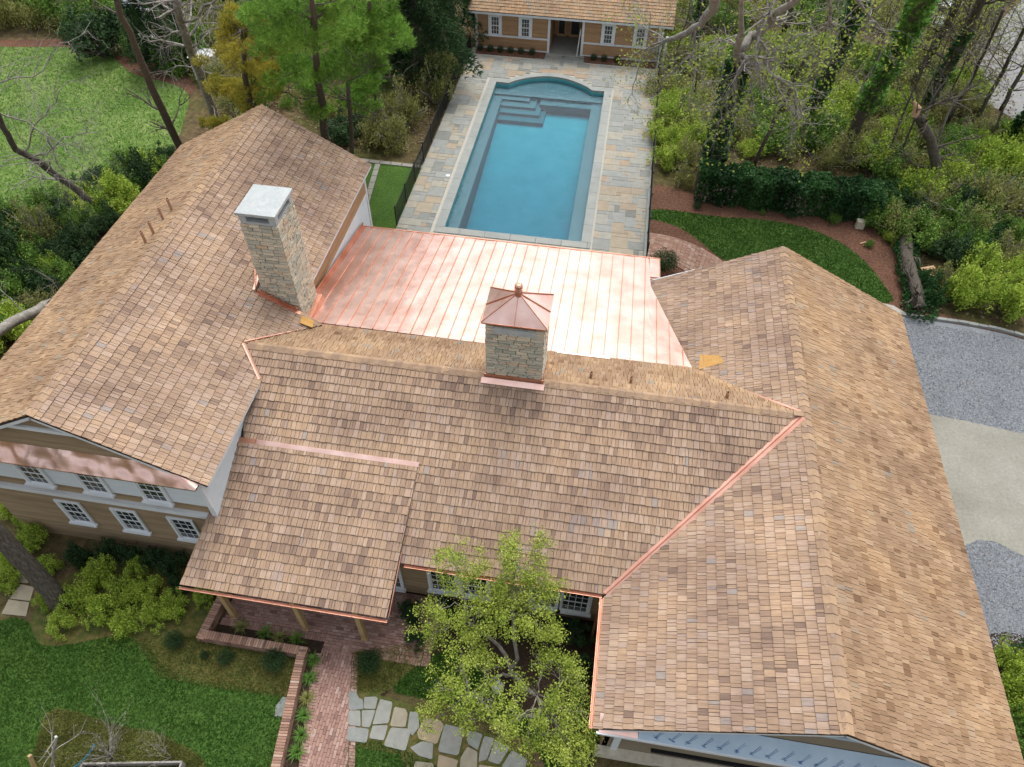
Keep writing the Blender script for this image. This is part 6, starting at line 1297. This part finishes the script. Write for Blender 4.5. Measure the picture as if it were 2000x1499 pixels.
# ivy-clad trunks and bare woodland trunks, traced where they stand
IV1 = [(6.01,39.18,-0.00), (5.78,38.07,2.60), (5.52,35.99,5.80), (4.93,32.51,9.20), (4.21,28.89,12.00), (3.33,24.59,15.00)]
WT = tree('white_branch_tree', 'ivy-clad tree whose bare white branches spread over the pool house corner', 'tree', [(IV1, .32, .06)], 'bark_pale', branches=[
    ([(4.88,31.92,9.80), (5.23,31.80,9.60), (5.98,31.85,9.20), (6.77,32.26,8.80), (7.64,32.62,8.00), (8.15,32.61,7.20), (8.13,32.33,6.60), (8.23,32.05,6.00)], .16, .02), ([(4.75,31.49,10.20), (5.19,31.86,10.60), (5.77,31.54,11.40), (6.16,30.56,12.50), (6.33,29.62,13.50)], .20, .12),
    ([(4.91,31.89,9.60), (5.02,32.34,8.60), (4.98,32.13,8.00), (4.75,31.99,7.20), (4.69,31.48,6.60)], .06, .015), ([(4.99,32.09,9.40), (4.91,31.79,8.40), (5.24,31.71,7.40), (5.34,31.11,7.00)], .05, .015), ([(4.60,30.91,10.80), (4.17,31.27,10.40), (3.73,31.27,10.00), (3.40,31.37,9.60)], .05, .012),
    ([(5.40,31.90,10.60), (5.61,32.10,10.00), (5.99,32.18,9.40), (6.66,32.24,8.80)], .06, .03), ([(4.58,31.25,10.40), (3.86,30.92,10.80), (3.50,30.44,11.00)], .05, .015)], depth=3, seed=91, leafmat='leaf_tree', nleaf=1500, leafsize=.075, leafr=.22, droop=.03, blen=1.7)
ivy_on(WT, IV1[:4], .62, .50, 5200, 92, 'leaf_ivy', .10)
tree('hanging_limb_tree', 'pale grey limb reaching left across the pool house roof corner', 'tree', [([(2.59,25.25,15.00), (3.22,30.54,12.00), (3.14,33.04,10.40), (2.55,35.52,8.80), (1.94,37.58,7.60)], .22, .10)], 'bark_pale', branches=[
    ([(1.94,37.58,7.60), (1.11,38.35,6.80), (0.21,38.93,6.00)], .06, .012), ([(1.94,37.58,7.60), (1.07,38.68,6.30), (0.54,38.79,5.60)], .05, .012), ([(1.90,37.69,7.50), (1.03,38.73,6.00), (0.81,38.45,4.80), (0.53,37.97,4.00)], .05, .01), ([(1.94,37.58,7.60), (1.91,38.50,6.40), (2.39,38.22,5.20)], .04, .01),
    ([(3.00,34.39,9.60), (3.22,34.93,8.40), (3.31,35.36,7.60), (3.72,35.37,7.00), (3.57,35.25,6.00), (3.97,35.16,5.00)], .08, .015), ([(1.94,37.70,7.60), (0.64,38.65,7.80), (-0.36,38.84,8.40)], .05, .01), ([(1.89,37.69,7.60), (1.13,38.14,7.80), (0.81,37.57,9.00)], .04, .01)], depth=3, seed=94, leafmat='leaf_tree', nleaf=900, leafsize=.06, leafr=.18, droop=.04, blen=1.3)
for k, (pts, r0, r1, iv, nb_, lb) in enumerate((
    ([(14.18,42.73,-0.00), (13.72,40.95,3.40), (13.42,38.93,6.80), (12.25,34.94,10.50), (10.19,29.01,14.00)], .34, .26, (1, 5, .52, 4800, 'leaf_ivy_bright'), 0, 'large trunk thick with bright ivy leaning right in the woods'),
    ([(11.95,44.73,-0.00), (11.86,44.28,1.60), (11.63,42.52,4.80), (10.98,39.35,8.20), (9.37,33.73,12.00)], .30, .22, (0, 4, .44, 3400, 'leaf_ivy'), 1, 'ivy trunk left of the largest one in the woods'),
    ([(19.38,47.02,0.00), (18.99,45.94,3.20), (18.05,43.20,7.00), (16.24,39.04,10.50)], .30, .22, (0, 2, .38, 1400, 'leaf_ivy'), 4, 'dark trunk partly ivied behind the broken tree'),
    ([(18.90,49.59,0.00), (18.79,48.82,2.60), (18.10,46.23,6.00), (16.86,43.15,9.00)], .26, .2, None, 4, 'bare brown trunk behind the broken tree'),
    ([(22.50,46.95,0.00), (22.38,46.41,2.80), (21.40,44.41,6.20), (19.07,39.71,10.00)], .14, .08, None, 8, 'slender bare trunk crossing in front of the street, left one'),
    ([(24.73,48.97,0.00), (24.60,48.75,2.00), (23.80,47.13,5.20)], .15, .1, None, 8, 'slender bare trunk crossing in front of the street, right one'),
    ([(20.87,46.66,0.00), (20.76,46.26,2.40), (20.11,44.69,5.40), (18.27,40.89,9.00)], .12, .07, None, 8, 'thin bare trunk in the woods left of the street'),
    ([(8.32,39.16,0.00), (8.38,38.30,2.80), (8.30,36.25,6.20), (7.81,32.88,9.50)], .12, .08, None, 5, 'thin dark trunk rising from behind the hedge'),
    ([(17.44,50.73,0.00), (17.40,50.19,2.00), (16.70,47.62,5.60), (15.01,42.80,9.00)], .14, .1, None, 5, 'thin brown trunk beyond the largest ivied one'),
    ([(11.63,58.38,0.00), (11.49,57.06,2.00), (11.06,54.88,4.50)], .2, .15, None, 4, 'grey trunk near the top edge above the woods'),
    ([(4.77,54.53,0.00), (4.82,53.10,2.40), (4.58,50.11,5.50)], .22, .18, (0, 2, .36, 1200, 'leaf_ivy'), 3, 'ivied trunk beside the far green lawn'),
    ([(24.33,45.14,0.00), (24.25,44.77,1.40), (23.84,43.78,3.80)], .3, .25, (0, 2, .5, 1500, 'leaf_ivy'), 0, 'ivied trunk cut by the right edge'),
    ([(-14.76,35.57,0.00), (-14.16,34.57,2.60), (-12.75,31.82,7.00)], .14, .1, None, 4, 'thin dark trunk behind the left wing gable'),
    ([(-10.12,41.66,0.00), (-9.31,40.66,2.60), (-7.98,37.02,6.50)], .05, .03, None, 0, 'thin stem by the left pool fence'))):
    if k == 13: continue
    e = tree('woodland_tree', lb, 'tree', [(pts, r0, r1)], 'bark', nb=nb_*2, depth=3, seed=100+k, blen=2.0, leafmat='leaf_tree' if nb_ else None, nleaf=350 if nb_ >= 4 and k < 11 else 0, leafsize=.07, leafr=.25)
    if iv: ivy_on(e, pts[iv[0]:iv[1]+1] if iv[1] < len(pts) else pts[iv[0]:], iv[2], iv[2]*.8, iv[3], 120+k, iv[4], .095)
protos = []
for k in range(3):
    x, y = ((15.0, 46.0), (9.0, 47.0), (20.5, 47.5))[k]; H_ = (7.5, 6, 8.5)[k]
    protos.append(tree('bare_sapling', 'slim bare sapling standing in the woods', 'sapling', [([(x, y, 0), (x+.15, y+.1, H_*.35), (x-.1, y+.25, H_*.7), (x+.1, y+.3, H_)], .075, .02)], ('bark', 'bark_pale', 'bark')[k], nb=12, depth=2, seed=300+k, blen=1.5, group='bare saplings in the woods', leafmat='leaf_olive', nleaf=260, leafsize=.05, leafr=.2))
rs_ = random.Random(77); WP = [(2.88,56.73),(12.95,60.44),(18.15,59.61),(24.32,60.77),(25.10,53.59),(23.90,41.95),(22.05,35.25),(19.98,41.25),(15.09,39.84),(6.28,40.45),(3.24,39.90)]; cnt = 0
while cnt < 34:
    x, y = rs_.uniform(2, 28), rs_.uniform(34, 66)
    if not inpoly(x, y, WP): continue
    src_ = rs_.choice(protos); c = src_.copy(); COL.objects.link(c); c.location = (x, y, 0); c.rotation_euler = (rs_.gauss(0, .05), rs_.gauss(0, .05), rs_.uniform(0, 6.28)); c.scale = (1, 1, rs_.uniform(.7, 1.25))
    for ch in list(src_.children): d_ = ch.copy(); COL.objects.link(d_); d_.parent = c
    cnt += 1
# branch sprays hanging from above the frame, top right
tree('overhanging_tree', 'bare white branch spray hanging into the top of the woods', 'tree', [([(5.23,23.76,16.00), (6.59,27.44,14.00), (7.37,29.47,12.60)], .10, .06)], 'bark_pale', branches=[([(7.37,29.47,12.60), (7.41,30.03,12.00), (7.42,30.81,11.40), (7.62,31.37,10.60), (7.70,32.17,9.60)], .05, .012), ([(7.37,29.47,12.60), (7.96,30.29,11.80), (8.43,30.86,11.00)], .045, .012),
    ([(7.37,28.03,14.00), (8.75,29.91,12.40), (9.68,30.75,11.80), (10.39,31.45,11.00), (10.52,31.66,10.40)], .06, .012)], depth=3, seed=140, leafmat='leaf_tree', nleaf=700, leafsize=.07, leafr=.2, droop=.03, blen=1.2)

# ---- parked cars and a distant house glimpsed beyond the woods
def car(loc, rz, mat, label):
    e = empty('parked_car', loc, label, 'car', 'cars glimpsed beyond the woods'); x, y, z_ = loc; c, s_ = math.cos(rz), math.sin(rz)
    T = lambda a, b, z: (x+a*c-b*s_, y+a*s_+b*c, z)
    prof = [(-2.2, .35), (-2.25, .75), (-2.0, .95), (-1.2, 1.0), (-.7, 1.42), (.9, 1.45), (1.7, 1.02), (2.15, .92), (2.25, .6), (2.2, .35)]
    q = MB(); n = len(prof); A = [T(a, -.88 if z < 1.1 else -.68, z) for a, z in prof]; B2 = [T(a, .88 if z < 1.1 else .68, z) for a, z in prof]; q.add(A+B2, [tuple(range(n))[::-1], tuple(range(n, 2*n))]+[(i, (i+1) % n, n+(i+1) % n, n+i) for i in range(n)]); q.build('body', mat, e)
    for (a0_, a1_, z0, z1) in ((-1.15, -.74, 1.03, 1.38), (.95, 1.62, 1.06, 1.43)):
        q = MB(); up = .02; q.add([T(a0_, -.66, z0+up if a0_ < 0 else z1+up-.02), T(a0_, .66, z0+up if a0_ < 0 else z1+up-.02), T(a1_, .66, z1+up if a0_ < 0 else z0+up), T(a1_, -.66, z1+up if a0_ < 0 else z0+up)], [(0, 3, 2, 1)]); q.build('windscreen', 'glass', e)
    for a in (-1.4, 1.4):
        for b_ in (-.86, .86): q = MB(); ctr = T(a, b_, .33); q.tube([T(a, b_-.1, .33), T(a, b_+.1, .33)], .33, 14); q.build('wheel', 'black_metal', e)
M['car_white'] = plain('white_car_paint', (.62, .66, .70), .25, 0, .5); M['car_silver'] = plain('silver_car_paint', (.45, .50, .55), .3, .4, .5)
car((23.77,62.02,0.00), .9, 'car_white', 'white car half hidden by trunks near the top right'); car((26.36,63.91,0.00), .9, 'car_silver', 'silver car right of the white one near the top right')
M['green_lid'] = plain('skylight_white', (.7, .7, .68), .5)
q = MB(); q.lathe((-9.04,35.23,0.06), [(.13, 0), (.13, .03), (.02, .035)], 14); o = q.build('skimmer_lid', 'white'); tag(o, 'round white skimmer lid on the paving left of the pool', 'lid')
def pebbles(poly, n, size, mat, label, seed, z):
    rs = np.random.RandomState(seed); P = []; x0, x1 = min(p[0] for p in poly), max(p[0] for p in poly); y0, y1 = min(p[1] for p in poly), max(p[1] for p in poly)
    while len(P) < n:
        x, y = rs.uniform(x0, x1), rs.uniform(y0, y1)
        if inpoly(x, y, poly) and inframe((x, y, 0), 10) and not inpoly(x, y, APRON): P.append((x, y, z))
    V, F, T = leaf_geo(np.array(P), size, rs.uniform(0, 1, n), 1.5, .8, rs); o = link_mesh('loose_gravel', raw_mesh('loose_gravel', V, F, T, mat), kind='stuff'); o['label'] = label
M['pebble'] = leaf_mat('pebble', (.12, .13, .14), (.215, .232, .248), (.33, .35, .37), .9, 0)
pebbles([(12.9, 4.2), (26, 4.2), (22.5, 25.6), (20, 27.0), (14.2, 27.5), (12.9, 27)], 26000, .028, 'pebble', 'loose blue grey stones over the gravel court', 201, .025)
pebbles([(12.9, 4.2), (26, 4.2), (22.5, 25.6), (20, 27.0), (14.2, 27.5), (12.9, 27)], 700, .03, 'litter_leaf', 'dry leaf scraps blown over the gravel court', 202, .03)
print('objects', len(bpy.data.objects))
